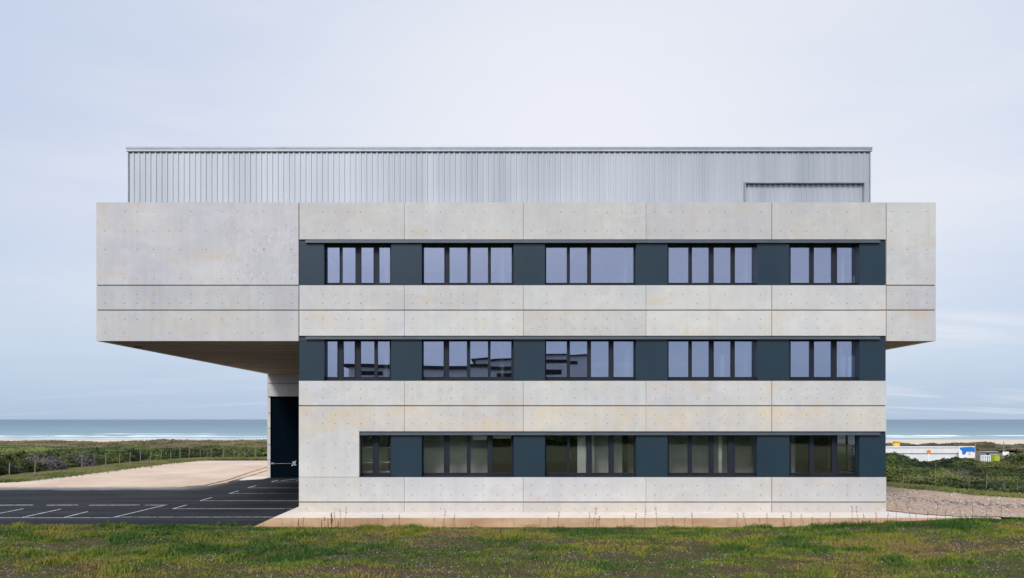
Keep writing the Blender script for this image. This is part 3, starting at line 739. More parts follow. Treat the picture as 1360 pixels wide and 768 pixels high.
for r, (t, bo) in enumerate(rows):
    zt, zb_ = Z(t), Z(bo)
    for i, (a, b_) in enumerate(SL):
        if r == 2 and i == 0: continue
        slate_panel(a, b_, t, bo)
    xl, xr = (X(397), X(1177)) if r < 2 else (X(477), X(1177))
    mb = MB()   # recessed head above windows
    mb.box(xl+0.004, xr-0.004, 0.05, YWn+0.12, zt-0.115, zt-0.004)
    mb.build('window_head', M['reveal'], B)
    mb = MB()   # projecting rail of the outside blinds
    cuts = [X(406) if r < 2 else X(478), X(537), X(695), X(858), X(1025), X(1168)]
    mb.box(cuts[0], cuts[-1], -0.055, 0.048, zt-0.125, zt-0.045)
    mb.box(cuts[0], cuts[-1], -0.058, -0.052, zt-0.135, zt-0.05)
    for q in range(5): mb.box(cuts[q]+0.03, cuts[q+1]-0.03, -0.02, 0.045, zt-0.046, zt-0.012, 1)
    mb.build('blind_rail', [M['rail'], M['reveal']], B)
    wins = list(PA)
    if r == 2: wins[0] = (477, 519)
    for i, (a, b_) in enumerate(wins):
        panes = GL[r][i]
        ztop, zbot = zt - 0.116, zb_ + 0.012
        gt = Z(t + (8 if r == 0 else 7.0 if r == 1 else 5.2), dN) ; gb = Z(bo - (3.2 if r == 0 else 5.2 if r == 1 else 5.8), dN)
        x0, x1 = X(a)+0.004, X(b_)-0.004
        mb = MB()
        edges = [x0] + [q for p in panes for q in (X(p[0], dN), X(p[1], dN))] + [x1]
        for q in range(0, len(edges), 2):
            if edges[q+1] > edges[q] + 0.002: mb.box(edges[q], edges[q+1], YWn, YWn+0.09, zbot+0.03, ztop)
        for p in panes:
            mb.box(X(p[0], dN), X(p[1], dN), YWn+0.002, YWn+0.088, zbot+0.03, gb); mb.box(X(p[0], dN), X(p[1], dN), YWn+0.002, YWn+0.088, gt, ztop)
        W = mb.build('window', M['frame'], B)
        for j, p in enumerate(panes):
            a0, a1 = X(p[0], dN), X(p[1], dN)
            mb = MB(); mb.box(a0+0.001, a1-0.001, YWn+0.045, YWn+0.053, gb+0.001, gt-0.001)
            jx, jz = random.uniform(-1, 1)*0.0012, random.uniform(-1, 1)*0.0009
            for vv in mb.bm.verts: vv.co.y += jx*(1 if vv.co.x > (a0+a1)/2 else -1) + jz*(1 if vv.co.z > (gb+gt)/2 else -1)
            pn = mb.build('pane', M['glassclear'] if r == 2 else M['glass'], W)
            pn.rotation_euler = (0, 0, 0)
            if (i + j + r) % 2 == 0 or j == 0:     # opening sash: a slim raised rim
                mb = MB(); e = 0.035; y0, y1 = YWn-0.018, YWn-0.001
                A0, A1, Z0, Z1 = a0-e, a1+e, gb-e, gt+e
                A0 = max(A0, x0+0.002); A1 = min(A1, x1-0.002)
                Z0 = max(Z0, zbot+0.034)
                if A0 < a0-0.008: mb.box(A0, a0-0.002, y0, y1, Z0, Z1)
                if A1 > a1+0.008: mb.box(a1+0.002, A1, y0, y1, Z0, Z1)
                mb.box(a0-0.002, a1+0.002, y0+0.001, y1, gt+0.002, Z1)
                if gb-0.004 > Z0: mb.box(a0-0.002, a1+0.002, y0+0.001, y1, Z0, gb-0.002)
                if len(mb.bm.faces): mb.build('sash', M['frame'], W)
        mb = MB(); mb.box(x0-0.02 if i else x0, x1+0.01, 0.012, YWn+0.06, zbot-0.008, zbot+0.022)
        mb.build('sill', M['rail'] if False else M['frame'], W)
# side windows' glass (right face)
for (zb, zt, y0, y1, xw) in [(Z(634), Z(573), 1.3, 3.9, XRm-0.13), (Z(506), Z(446), 1.3, 3.9, XRm-0.13), (Z(379)+0.32, Z(320), 4.2, 5.9, XRw-0.13)]:
    mb = MB()
    mb.box(xw-0.03, xw+0.03, y0+0.002, y0+0.07, zb+0.01, zt-0.01); mb.box(xw-0.03, xw+0.03, y1-0.07, y1-0.002, zb+0.01, zt-0.01)
    mb.box(xw-0.03, xw+0.03, y0+0.07, y1-0.07, zb+0.01, zb+0.08); mb.box(xw-0.03, xw+0.03, y0+0.07, y1-0.07, zt-0.08, zt-0.01)
    mb.box(xw-0.03, xw+0.03, (y0+y1)/2-0.03, (y0+y1)/2+0.03, zb+0.08, zt-0.08)
    W = mb.build('window', M['frame'], B)
    mb = MB(); mb.box(xw-0.004, xw+0.004, y0+0.07, (y0+y1)/2-0.03, zb+0.08, zt-0.08); mb.box(xw-0.004, xw+0.004, (y0+y1)/2+0.03, y1-0.07, zb+0.08, zt-0.08)
    mb.build('pane', M['glass'], W)

# rooftop storey in ribbed metal
YR = 1.5; dR = D + YR
xr0, xr1 = X(170.5, dR), X(1155.5, dR); zt = Z(196.3, dR); zr0 = ZT-0.5
R_ = MB()
lv0, lv1, lvt = X(990, dR), X(1147, dR), Z(243.5, dR)
def ribbed(mb, x0, x1, y, z0, z1, pitch=0.2105, depth=0.024, phase=0.0):
    """trapezoid sheet in plan, running along x, facing -y"""
    x = x0; pts = [(x0, y)]
    while x < x1 - pitch:
        w = pitch
        j = random.uniform(-0.004, 0.004)
        pts += [(x + w*0.58 + j, y), (x + w*0.64 + j, y-depth), (x + w*0.94 + j, y-depth), (x + w, y)]
        x += w
    pts.append((x1, y))
    for a, b_ in zip(pts[:-1], pts[1:]): mb.face([(a[0], a[1], z0), (b_[0], b_[1], z0), (b_[0], b_[1], z1), (a[0], a[1], z1)])
zc = zt - 0.16
ribbed(R_, xr0+0.03, lv0-0.06, YR, zr0, zc)
ribbed(R_, lv0-0.06, xr1-0.03, YR, lvt+0.03, zc)
ribbed(R_, lv1+0.06, xr1-0.03, YR, zr0, lvt+0.03)
# recessed lower part
ribbed(R_, lv0, lv1, YR+0.10, zr0, lvt, pitch=0.204, depth=0.022)
o = R_.build('metal_cladding', M['clad'], B)
mb = MB()
mb.box(xr0-0.0, xr0+0.028, YR-0.05, 18, zr0, zt-0.10); mb.box(xr1-0.028, xr1, YR-0.05, 18, zr0, zt-0.10)      # corner trims and sides
mb.box(xr0, xr1, 18, 18.05, zr0, zt-0.1)
mb.box(lv0-0.05, lv1+0.05, YR-0.048, YR+0.17, lvt, lvt+0.03); mb.box(lv1, lv1+0.05, YR-0.048, YR+0.17, zr0, lvt-0.002); mb.box(lv0-0.05, lv0, YR-0.048, YR+0.17, zr0, lvt-0.002)
mb.build('cladding_trim', M['cladtrim'], B)
mb = MB(); mb.box(xr0+0.03, xr1-0.03, YR-0.012, YR+0.05, zc-0.03, zc+0.0)           # black strip standing in for the shadow gap between ribs
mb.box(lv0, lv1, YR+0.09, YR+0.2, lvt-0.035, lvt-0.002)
mb.build('gap_shade_strip', M['void'], B)
mb = MB(); x = xr0-0.05
while x < xr1+0.04:
    x2 = min(x+3.0, xr1+0.05); mb.box(x+0.002, x2-0.002, YR-0.09, 18.1, zt-0.075, zt); mb.box(x+0.002, x2-0.002, YR-0.075, YR-0.0, zt-0.16, zt-0.075, 1); x = x2
mb.build('coping', [M['cladtrim'], M['clad']], B)

# ------------------------------------------------------------------ grass in the foreground
def grass_patch(n, xr, yr, hmin, hmax, name, label, wfac=1.0):
    x = xr[0] + (xr[1]-xr[0])*rng.random(n); y = yr[0] + (yr[1]-yr[0])*rng.random(n)
    dens = fbm(x*0.55+3, y*1.1, 4); fine = fbm(x*2.6, y*2.6, 3)
    near = sstep(-2.2, -4.5, y)     # shorter and barer away from the slab
    far_ = sstep(-5.0, -8.5, y)
    p = np.clip((dens*0.65 + fine*0.5 - 0.41 - 0.05*near - 0.06*far_)*5, 0.10, 1)
    bare = 1.0*np.exp(-((x-0.5)/4.0)**2)*sstep(-5.5, -8.5, y) + 0.6*np.exp(-((x+7)/2.5)**2)*sstep(-6.0, -8.0, y) + 0.7*np.exp(-((x-9)/3.0)**2)*sstep(-6.5, -8.5, y)
    ditch = np.exp(-((y+1.6)/0.16)**2)*sstep(0.2, 1.2, x)*(1-sstep(5.2, 6.2, x))
    p = p*np.clip(1-0.75*bare*sstep(0.40, 0.55, fbm(x*1.2+9, y*2+5, 3)), 0, 1)*(1-0.9*ditch)
    ok = rng.random(n) < p
    ok &= ~((y > -1.42) & (x > -8.6) & (x < 17.1)); ok &= ~((y > -1.0 + 0.15*(fine-0.5)) & (x <= -8.6)) & ~((y > -1.55) & (x > 16))
    x, y, dens, fine, p = x[ok], y[ok], dens[ok], fine[ok], p[ok]; n = len(x)
    z = terrain(x, y)
    tall = sstep(0.48, 0.66, fbm(x*0.9+40, y*1.3+7, 3))
    edge = np.exp(-((y+1.9)/0.5)**2)*(0.25+1.1*fbm(x*0.8, 0*y+3, 2))
    h = (hmin + (hmax-hmin)*rng.random(n)**1.6) * (0.45 + 0.9*tall + 0.25*edge) * (0.6+0.5*p)
    w = (0.005 + 0.006*rng.random(n)) * wfac
    an = rng.random(n)*6.283; ln = (0.3 + 0.9*rng.random(n))*h; la = rng.random(n)*6.283
    ux, uy = np.cos(an)*w, np.sin(an)*w; lx, ly = np.cos(la)*ln, np.sin(la)*ln
    b0 = np.stack([x-ux, y-uy, z-0.01], -1); b1 = np.stack([x+ux, y+uy, z-0.01], -1)
    m0 = np.stack([x+lx*0.35-ux*0.7, y+ly*0.35-uy*0.7, z+h*0.6], -1); m1 = np.stack([x+lx*0.35+ux*0.7, y+ly*0.35+uy*0.7, z+h*0.6], -1)
    t0 = np.stack([x+lx, y+ly, z+h], -1); t1 = t0 + np.stack([ux*0.2, uy*0.2, 0*x], -1)
    V = np.stack([b0, b1, m0, m1, t0, t1], 1).reshape(-1, 3)
    base = (np.arange(n)*6)[:, None]
    Fc = np.concatenate([base+np.array([[0, 1, 3, 2]]), base+np.array([[2, 3, 5, 4]])], 1).reshape(-1, 4)
    hue = fbm(x*0.35+70, y*0.7+20, 4); hue2 = fbm(x*1.4+11, y*1.8+90, 3)
    t = np.clip(0.22 + 0.10*sstep(-5, -9, y) + (hue-0.40)*1.9 + (hue2-0.5)*0.9 - tall*0.22 - edge*0.22 + rng.normal(0, 0.10, n) + (rng.random(n) < 0.10)*0.45, 0, 1)
    return tag(mesh_np(name, V, Fc, M['grass'], tint=np.repeat(t, 2)), kind='stuff', label=label)
grass_patch(850000, (-24, 24), (-11.5, -0.9), 0.02, 0.13, 'grass', 'short rough green and yellow grass in front of the building')
# grit and tiny white flowers
n = 26000; x = -22+44*rng.random(n); y = -11.5+9.6*rng.random(n)
k_ = fbm(x*0.7+33, y*1.2+8, 4) > 0.47; x, y = x[k_], y[k_]
stones('pebbles', np.stack([x, y, terrain(x, y)+0.006], -1), 0.006+0.016*rng.random(len(x))**2, 0.6*rng.random(len(x)), 'small stones scattered through the grass')
n = 500; x = -22+44*rng.random(n); y = -11.5+9*rng.random(n)
k_ = fbm(x*0.8+3, y*1.5+81, 3) > 0.50; x, y = x[k_], y[k_]
stones('flowers', np.stack([x, y, terrain(x, y)+0.05+0.04*rng.random(len(x))], -1), 0.006+0.008*rng.random(len(x)), np.ones(len(x)), 'tiny white flowers dotted in the grass', M['petal'], 0.5)

# dry weed stalks along the slab
def stalk_mesh(seed, h):
    r = random.Random(seed); mb = MB(); p = Vector((0, 0, -0.02)); d = Vector((r.uniform(-.18, .18), r.uniform(-.1, .1), 1)).normalized()
    for i in range(4):
        q = p + d*h/4; mb.bar(p, q, 0.0085*(1-i*0.17), 5, 0, 0.0085*(1-(i+1)*0.17))
        if i > 1:
            for s in range(3):
                e = q + Vector((r.uniform(-1, 1), r.uniform(-1, 1), r.uniform(0.3, 1.2))).normalized()*h*0.13; mb.bar(q, e, 0.005, 4, 0, 0.003)
        p = q; d = (d + Vector((r.uniform(-.12, .12), r.uniform(-.1, .1), 0))).normalized()
    for s in range(5): mb.bar(p - d*0.02*s, p - d*0.02*s + Vector((r.uniform(-1, 1), r.uniform(-1, 1), 0.4)).normalized()*0.02, 0.007, 4)
    return mb
protos = []
for i in range(5):
    o = stalk_mesh(i, 0.38 + 0.07*i).build('weed_stalk', M['stalk']); protos.append(o)
spx = [432,441,446,452,458,402,509,530,589,604,628,727,740,781,787,795,830,842,855,873,895,908,920,978,992,1010,1018,1043,1050,1068,1078,1087,1102,1131,1141,1148,1164,1178,1190,1210,1218,1231,1244,1256,1277,1284,1293,1310,1330]
for i, px_ in enumerate(spx):
    d_ = 23.3 + random.uniform(-0.25, 0.1); x = X(px_, d_); y = d_-D
    o = protos[i] if i < 5 else protos[i % 5].copy()
    if i >= 5: C.objects.link(o)
    s = random.uniform(0.65, 1.15); o.location = (x, y, float(terrain(x, y))); o.scale = (1, 1, s); o.rotation_euler = (0, 0, random.uniform(0, 6.28))
    tag(o, 'thin dry brown weed stalk standing against the slab edge', 'weed', 'dry weed stalks along the slab')
# red docks by the left end
def dock(seed):
    r = random.Random(seed); mb = MB(); h = 0.42
    mb.bar((0, 0, -0.02), (0.02, 0, h), 0.009, 5, 0, 0.005)
    for i in range(46):
        z = h*(0.25+0.75*i/46); a = r.uniform(0, 6.28); l = 0.05*(1.2-i/46); p = Vector((0.02*z/h, 0, z))
        e = p + Vector((math.cos(a)*l, math.sin(a)*l, r.uniform(0.01, 0.05))); u = Vector((-math.sin(a), math.cos(a), 0))*0.014
        mb.face([p-u*0.4, e-u, e+u, p+u*0.4])
    return mb
M['dock'] = simple('rusty_dock_seed', (0.23, 0.07, 0.035), 0.9, var=0.3, scale=20)
d0 = None
for i, px_ in enumerate([396, 427, 436, 441, 449]):
    d_ = 23.25; x = X(px_, d_)
    o = dock(4).build('dock_plant', M['dock']) if d0 is None else d0.copy()
    if d0 is None: d0 = o
    else: C.objects.link(o)
    o.location = (x, d_-D, float(terrain(x, d_-D))); s = [0.8, .7, .75, 1.25, .6][i]; o.scale = (s, s, s); o.rotation_euler = (0, 0, i*1.3)
    tag(o, 'rusty red dock plant in seed at the left end of the slab', 'plant', 'rusty dock plants by the slab')
d0['label'] = 'rusty red dock plant standing alone at the left corner of the slab'; del d0['group']

# ------------------------------------------------------------------ scrub
def leaf_cloud(P, Nrm, size, tint, name, mats, mi=None, parent=None):
    """quads round points P with random tilt"""
    n = len(P); a = rng.normal(size=(n, 3)); a /= np.linalg.norm(a, axis=1)[:, None]
    nn = Nrm + 0.55*a; nn /= np.linalg.norm(nn, axis=1)[:, None]
    b = np.cross(nn, rng.normal(size=(n, 3))); b /= np.linalg.norm(b, axis=1)[:, None]; c = np.cross(nn, b)
    s = size[:, None]; b = b*s; c = c*s*0.6
    return np.stack([P-b, P-c, P+b, P+c], 1).reshape(-1, 3), (np.arange(n)*4)[:, None] + np.arange(4)[None]
def bush_mesh(seed, nl, mat, rx=1.3, ry=1.1, rz=1.0, leaf=0.060, bias=0.0):
    r = np.random.default_rng(seed)
    ph = r.random(6)*6.28
    def rad(dirv):
        th = np.arctan2(dirv[:, 1], dirv[:, 0]); el = dirv[:, 2]
        return 0.82 + 0.13*np.sin(3*th+ph[0]) + 0.10*np.sin(5*th+ph[1]+3*el) + 0.09*np.sin(9*th+ph[2]+7*el) + 0.08*np.sin(8*el+ph[3]+2*th)
    dv = r.normal(size=(nl, 3)); dv[:, 2] = np.abs(dv[:, 2]); dv /= np.linalg.norm(dv, axis=1)[:, None]
    rr = rad(dv) * (0.76 + 0.32*r.random(nl)**0.7) * (1 + 0.10*np.sin(13*dv[:,0]+ph[1])*np.sin(11*dv[:,1]+9*dv[:,2]))
    P = dv * rr[:, None] * np.array([rx, ry, rz])
    V1, F1 = leaf_cloud(P, dv, leaf*(0.6+0.9*r.random(nl)), None, '', None)
    lum = 0.5*np.sin(7*P[:, 0]+ph[4])*np.sin(6*P[:, 1]+ph[5]+4*P[:, 2])
    t = np.clip(0.40 + 0.26*lum + 0.13*r.normal(size=nl) + bias, 0, 1)
    # inner twig mass
    nu, nv_ = 14, 6; vs = []; 
    for j in range(nv_+1):
        for i in range(nu):
            e = j/nv_*math.pi/2; a = 2*math.pi*i/nu; vs.append((math.cos(e)*math.cos(a), math.cos(e)*math.sin(a), math.sin(e)))
    vs = np.array(vs); vs = vs * (rad(vs)*0.80)[:, None] * np.array([rx, ry, rz]); vs[:, 2] -= 0.15
    F2 = np.array([[j*nu+i, j*nu+(i+1) % nu, (j+1)*nu+(i+1) % nu, (j+1)*nu+i] for j in range(nv_) for i in range(nu)]) + len(V1)
    V = np.concatenate([V1, vs]); Fc = np.concatenate([F1, F2])
    mi = np.concatenate([np.zeros(len(F1)), np.ones(len(F2))]); tt = np.concatenate([t, np.full(len(F2), 0.1)])
    return mesh_np('coastal_shrub', V, Fc, [mat, M['twig']], tint=tt, mi=mi)
greens = [bush_mesh(11+i, 4600, M['leaf'], bias=[-0.12, 0.0, 0.10, 0.2][i]) for i in range(4)]
greys = [bush_mesh(31+i, 4200, M['leafdry'], leaf=0.042) for i in range(2)]
placed = []
pool = {'g': list(greens), 'd': list(greys)}
def put_bush(kind, i, x, y, s, sz, label, group):
    src = (greens if kind == 'g' else greys)[i]
    if src in pool[kind]: o = src; pool[kind].remove(src)
    else: o = src.copy(); C.objects.link(o)
    o.location = (x, y, float(terrain(x, y)) - 0.05); o.scale = (s, s*random.uniform(.85, 1.1), sz); o.rotation_euler = (0, 0, random.uniform(0, 6.28))
    tag(o, label, 'shrub', group); return o
# behind the sand lot (photo pixel of the foot, size in m)
GL_, GG = 'dense green shrub in the low thicket behind the wire fence on the left', 'green shrubs behind the left fence'
for (a, b_, n_) in [((-15, 632), (60, 622), 8), ((60, 622), (185, 610.5), 14), ((185, 610.5), (345, 606.5), 18), ((-10, 618), (190, 604), 14), ((190, 604), (350, 601), 14)]:
    for i in range(n_):
        t = (i+random.random())/n_; px_ = a[0]+(b_[0]-a[0])*t; py_ = a[1]+(b_[1]-a[1])*t
        x, y = G(px_, py_); s = random.uniform(0.75, 1.25)
        put_bush('g', random.choice([0, 1, 1, 2, 3]), x, y, s, random.uniform(0.7, 1.05)*(0.95 if py_ > 607 else 0.8), GL_, GG)
for px_, py_, s, z_, lab in [(58, 624, 1.35, 1.25, 'large leafless grey shrub, widest in the thicket behind the left fence'), (103, 619, 1.2, 1.15, 'leafless purplish grey shrub in front of the left thicket, right of the widest grey shrub'), (6, 629, 0.9, .8, 'low grey shrub behind the fence near the left end of the sand lot')]:
    x, y = G(px_, py_); put_bush('d', 0 if s > 1.3 else 1, x, y, s, z_, lab, None)
# right side: wind-swept shrubs below the gravel
RL_, RG = 'wind-shaped dark green shrub on the slope beyond the gravel strip', 'green shrubs on the right slope'
def Gr(px_, d_): return (px_-VX)*d_/F, d_-D
for row, (d0_, d1_, pa_, pb_, n_, s0, ya_, yb_) in enumerate([(37.2, 33.3, 1168, 1395, 12, 0.7, 640, 659), (40.5, 35.6, 1175, 1395, 7, 0.8, 622, 652), (56, 49, 1230, 1395, 7, 1.2, 611, 630), (78, 72, 1338, 1400, 4, 1.8, 603, 599)]):
    for i in range(n_):
        t = (i+0.7*random.random())/n_; px_ = pa_ + (pb_-pa_)*t; d_ = d0_ + (d1_-d0_)*t + random.uniform(-.8, .8)
        x, y = Gr(px_, d_); zt_ = Z(ya_ + (yb_-ya_)*min(1, t*1.12) + random.uniform(-1, 4), d_)
        put_bush('g', random.choice([0, 0, 1, 1, 2, 3]), x, y, s0*random.uniform(.8, 1.25), max(0.3, (zt_ - float(terrain(x, y)))*0.92), RL_, RG)
x, y = Gr(1262, 47.5); put_bush('d', 1, x, y, 1.5, 0.8, 'dry grey shrub in the dip between the two green banks on the right', None)

# wind-clipped scrub banks running diagonally down the right hand slope
def bank(px_k, crest_d, crest_y, wf, wb, n, name, label, leaf=0.055):
    pk = np.array(px_k, float)
    def height(x, y):
        d = y + D; px_ = VX + F*x/np.maximum(d, 1)
        dc = np.interp(px_, pk, crest_d); zc_ = CZ - (np.interp(px_, pk, crest_y) - VY)*dc/F
        base = terrain(x, y); hc = np.maximum(zc_ - terrain(x, np.asarray(dc - D)), 0.3)
        u = (d - dc)/np.where(d < dc, wf, wb)
        lump = 0.86 + 0.65*(fbm(x*0.75+3, y*0.55, 3)-0.5) + 0.42*(fbm(x*2.4, y*1.8+9, 2)-0.5)
        return hc*np.clip(1-u*u, 0, 1)**0.6*lump
    px_ = pk[0] + (pk[-1]-pk[0])*rng.random(n); dc = np.interp(px_, pk, crest_d)
    u = rng.random(n)**0.8*(wf+wb*0.6) - wf; d_ = dc + u; x = (px_-VX)*d_/F; y = d_-D
    h = height(x, y); ok = h > 0.05; x, y, h = x[ok], y[ok], h[ok]; n = len(x)
    e = 0.15; gx = (height(x+e, y)-height(x-e, y))/(2*e); gy = (height(x, y+e)-height(x, y-e))/(2*e)
    N = np.stack([-gx, -gy, np.ones(n)], -1); N /= np.linalg.norm(N, axis=1)[:, None]
    P = np.stack([x, y, terrain(x, y) + h], -1) + N*(rng.random(n)[:, None]*0.14-0.06)
    V1, F1 = leaf_cloud(P, N, leaf*(0.6+0.8*rng.random(n)), None, '', None)
    t = np.clip(0.36 + 1.6*(fbm(x*0.30+5, y*0.22, 3)-0.5) + 0.8*(fbm(x*1.3, y*1.1+4, 2)-0.5) + 0.11*rng.normal(size=n), 0, 1)
    gxs = np.arange((pk[0]-VX)*(min(crest_d)-wf)/F, (pk[-1]-VX)*(max(crest_d)+wb)/F, 0.35); gys = np.arange(min(crest_d)-wf-D, max(crest_d)+wb-D, 0.35)
    v2, f2 = grid_mesh(gxs, gys, lambda a, b: terrain(a, b) + height(a, b) - 0.10)
    V = np.concatenate([V1, v2]); Fc = np.concatenate([F1, f2+len(V1)])
    mi = np.concatenate([np.zeros(len(F1)), np.ones(len(f2))]); tt = np.concatenate([t, np.full(len(f2), .2)])
    tag(mesh_np(name, V, Fc, [M['leaf'], M['twig']], tint=tt, mi=mi), kind='stuff', label=label)
bank([1100, 1178, 1235, 1300, 1362, 1420], [46, 45, 43, 40, 37.5, 36], [602, 602, 619, 639, 654, 662], 7.5, 5, 110000, 'scrub', 'wind-clipped green scrub on the near bank sloping down right of the building')
bank([1225, 1245, 1300, 1362, 1420], [60, 59, 56, 53, 51], [616, 609.5, 611, 620, 628], 7, 6, 90000, 'scrub', 'second green scrub bank in front of the low white hall', 0.07)

# scrub mass beyond
def scrub_mass(name, n, pxr, dr_, lumpf, hmax, mats, label, s0=0.0022, bias=0.0, base=True, thr=0.0):
    u = rng.random(n); d_ = dr_[0]*(dr_[1]/dr_[0])**u; px_ = pxr[0] + (pxr[1]-pxr[0])*rng.random(n)
    x = (px_-VX)*d_/F; y = d_-D
    def hf(x, y):
        q = fbm(x*lumpf, y*lumpf*1.0, 4); return hmax*np.clip((q-0.25-thr)/0.45, 0, 1)**0.8
    h = hf(x, y); ok = h > 0.12; x, y, h, d_ = x[ok], y[ok], h[ok], d_[ok]; n = len(x)
    z = terrain(x, y) + h*(0.75+0.3*rng.random(n))
    P = np.stack([x, y, z], -1); N = np.tile([0, -0.5, 0.8], (n, 1)).astype(float)
    V1, F1 = leaf_cloud(P, N, s0*d_*(0.6+0.8*rng.random(n)), None, '', None)
    t = np.clip(0.38 + 1.1*(fbm(x*0.35+5, y*0.35, 3)-0.5) + 0.16*rng.normal(size=n) + bias, 0, 1)
    gx = np.arange((pxr[0]-VX)*dr_[1]/F if pxr[0] < VX else (pxr[0]-VX)*dr_[0]/F, (pxr[1]-VX)*dr_[1]/F if pxr[1] > VX else (pxr[1]-VX)*dr_[0]/F, 0.7)
    gy = np.arange(dr_[0]-D, dr_[1]-D, 0.7)
    v2, f2 = grid_mesh(gx, gy, lambda a, b: terrain(a, b) + hf(a, b)*0.75 - 0.12)
    V = np.concatenate([V1, v2]); Fc = np.concatenate([F1, f2+len(V1)])
    mi = np.concatenate([np.zeros(len(F1)), np.ones(len(f2))]); tt = np.concatenate([t, np.full(len(f2), .2)])
    return tag(mesh_np(name, V, Fc, mats, tint=tt, mi=mi), kind='stuff', label=label)
M['under'] = simple('scrub_litter', (0.075, 0.068, 0.035), 1.0, var=0.4, scale=1.2)
scrub_mass('scrub', 60000, (-60, 400), (72, 108), 0.16, 0.70, [M['leaf'], M['under']], 'low green scrub on the dunes behind the left thicket', bias=-0.04)
scrub_mass('scrub', 60000, (-60, 400), (104, 162), 0.12, 0.75, [M['leafbrown'], M['under']], 'faded olive scrub on the farther dunes at the left', bias=0.10)
scrub_mass('scrub', 70000, (1150, 1430), (70, 98), 0.22, 0.5, [M['leaf'], M['under']], 'low green scrub covering the slope on the right', bias=0.0)
scrub_mass('dune_scrub', 26000, (-60, 400), (150, 190), 0.09, 1.1, [M['leafbrown'], M['under']], 'brownish dune scrub along the beach on the left', thr=0.22)
scrub_mass('dune_scrub', 40000, (1150, 1320), (168, 200), 0.13, 1.3, [M['leafbrown'], M['under']], 'dark brown dune scrub above the beach on the right', thr=0.18, bias=-.18)
scrub_mass('dune_scrub', 12000, (1305, 1420), (150, 210), 0.20, 1.0, [M['leafbrown'], M['under']], 'sparse tufts on the pale dune far right', thr=0.30, bias=-.1)
# green verge at the foot of the hedges
def verge(n, line_, spread, name, label):
    t = rng.random(n); i = np.clip((t*(len(line_)-1)).astype(int), 0, len(line_)-2); fr = t*(len(line_)-1)-i
    L = np.array(line_); x = L[i, 0]*(1-fr)+L[i+1, 0]*fr; y = L[i, 1]*(1-fr)+L[i+1, 1]*fr
    x = x + rng.normal(0, spread*0.4, n); y = y + spread*np.abs(rng.normal(0, 0.7, n)) + (fbm(x*0.8, y*0.8, 3)-0.5)*0.8
    h = 0.08+0.22*rng.random(n)**2; P = np.stack([x, y, terrain(x, y)+h*0.6], -1)
    V1, F1 = leaf_cloud(P, np.tile([0, -1.0, 0.5], (n, 1)).astype(float), 0.035+0.04*rng.random(n), None, '', None)
    tt = np.clip(-0.22+0.9*fbm(x*0.6, y*0.6, 3)+0.12*rng.normal(size=n) + (rng.random(n) < .10)*.6, 0, 1)
    return tag(mesh_np(name, V1, F1, M['leaf'], tint=np.clip(tt+0.38, 0, 1)), kind='stuff', label=label)
verge(42000, [G(-20, 642), G(0, 640), G(50, 635), G(100, 629), G(150, 623), G(200, 617), G(262, 611.5), G(330, 611.5), G(400, 611)], 1.6, 'grass', 'rough grass verge between the sand lot and the shrubs')
verge(24000, [(18.3, 14.5), (19.2, 11.0), (20.4, 7.6), (22.0, 4.4), (26, 2.6), (32, 2.2)], 0.9, 'grass', 'grass verge between the gravel and the right hand shrubs')

# ------------------------------------------------------------------ wire fences
def fence(pts, label, hgt=0.85, pr=0.033):
    """pts: (world x, y, height factor)"""
    r = empty('wire_fence', (pts[0][0], pts[0][1], 0)); tag(r, label, 'fence')
    bx, by = pts[0][0], pts[0][1]
    pos = []
    for (x, y, k) in pts:
        z = float(terrain(x, y)); h = hgt*k; lean = random.uniform(-.05, .05)
        mb = MB(); mb.bar((x-bx, y-by, z-0.1), (x-bx+lean, y-by, z+h), pr, 7, 0, pr*0.85); mb.build('post', M['wood'], r)
        pos.append((x-bx, y-by, z, h, lean))
    mb = MB()
    for f_ in (0.35, 0.65, 0.92):
        for a, b_ in zip(pos[:-1], pos[1:]):
            mb.bar((a[0]+a[4]*f_, a[1]-0.05, a[2]+a[3]*f_), (b_[0]+b_[4]*f_, b_[1]-0.05, b_[2]+b_[3]*f_), 0.006, 4)
    mb.build('wire', M['wire'], r)
    return r
LP = [(12.5, 634), (46, 630), (80, 623), (109, 620), (126, 618.5), (141, 617), (158.6, 615.6), (172.6, 614.6), (186.7, 613.6), (200, 612.6), (214, 611.8), (227, 611.0), (239, 610.4), (251, 609.6), (266, 609.2), (280, 609), (297, 608.9), (311, 608.8), (325, 608.8), (340, 608.8)]
pts = [(*G(a, b_), 1.35 if i == 13 else random.uniform(.9, 1.12)) for i, (a, b_) in enumerate(LP)]
fence(pts, 'wire fence on grey wooden posts in front of the shrubs behind the sand lot')
pts = [(*Gr(px_, d_), k) for px_, d_, k in [(1200, 36.6, .7), (1242, 35.6, 1.35), (1287, 33.7, .75), (1310, 33.0, .95), (1334, 32.2, .6), (1352, 31.6, .7), (1375, 30.9, .7)]]
fence(pts, 'wire fence on thin posts below the gravel at the far right', pr=0.012)

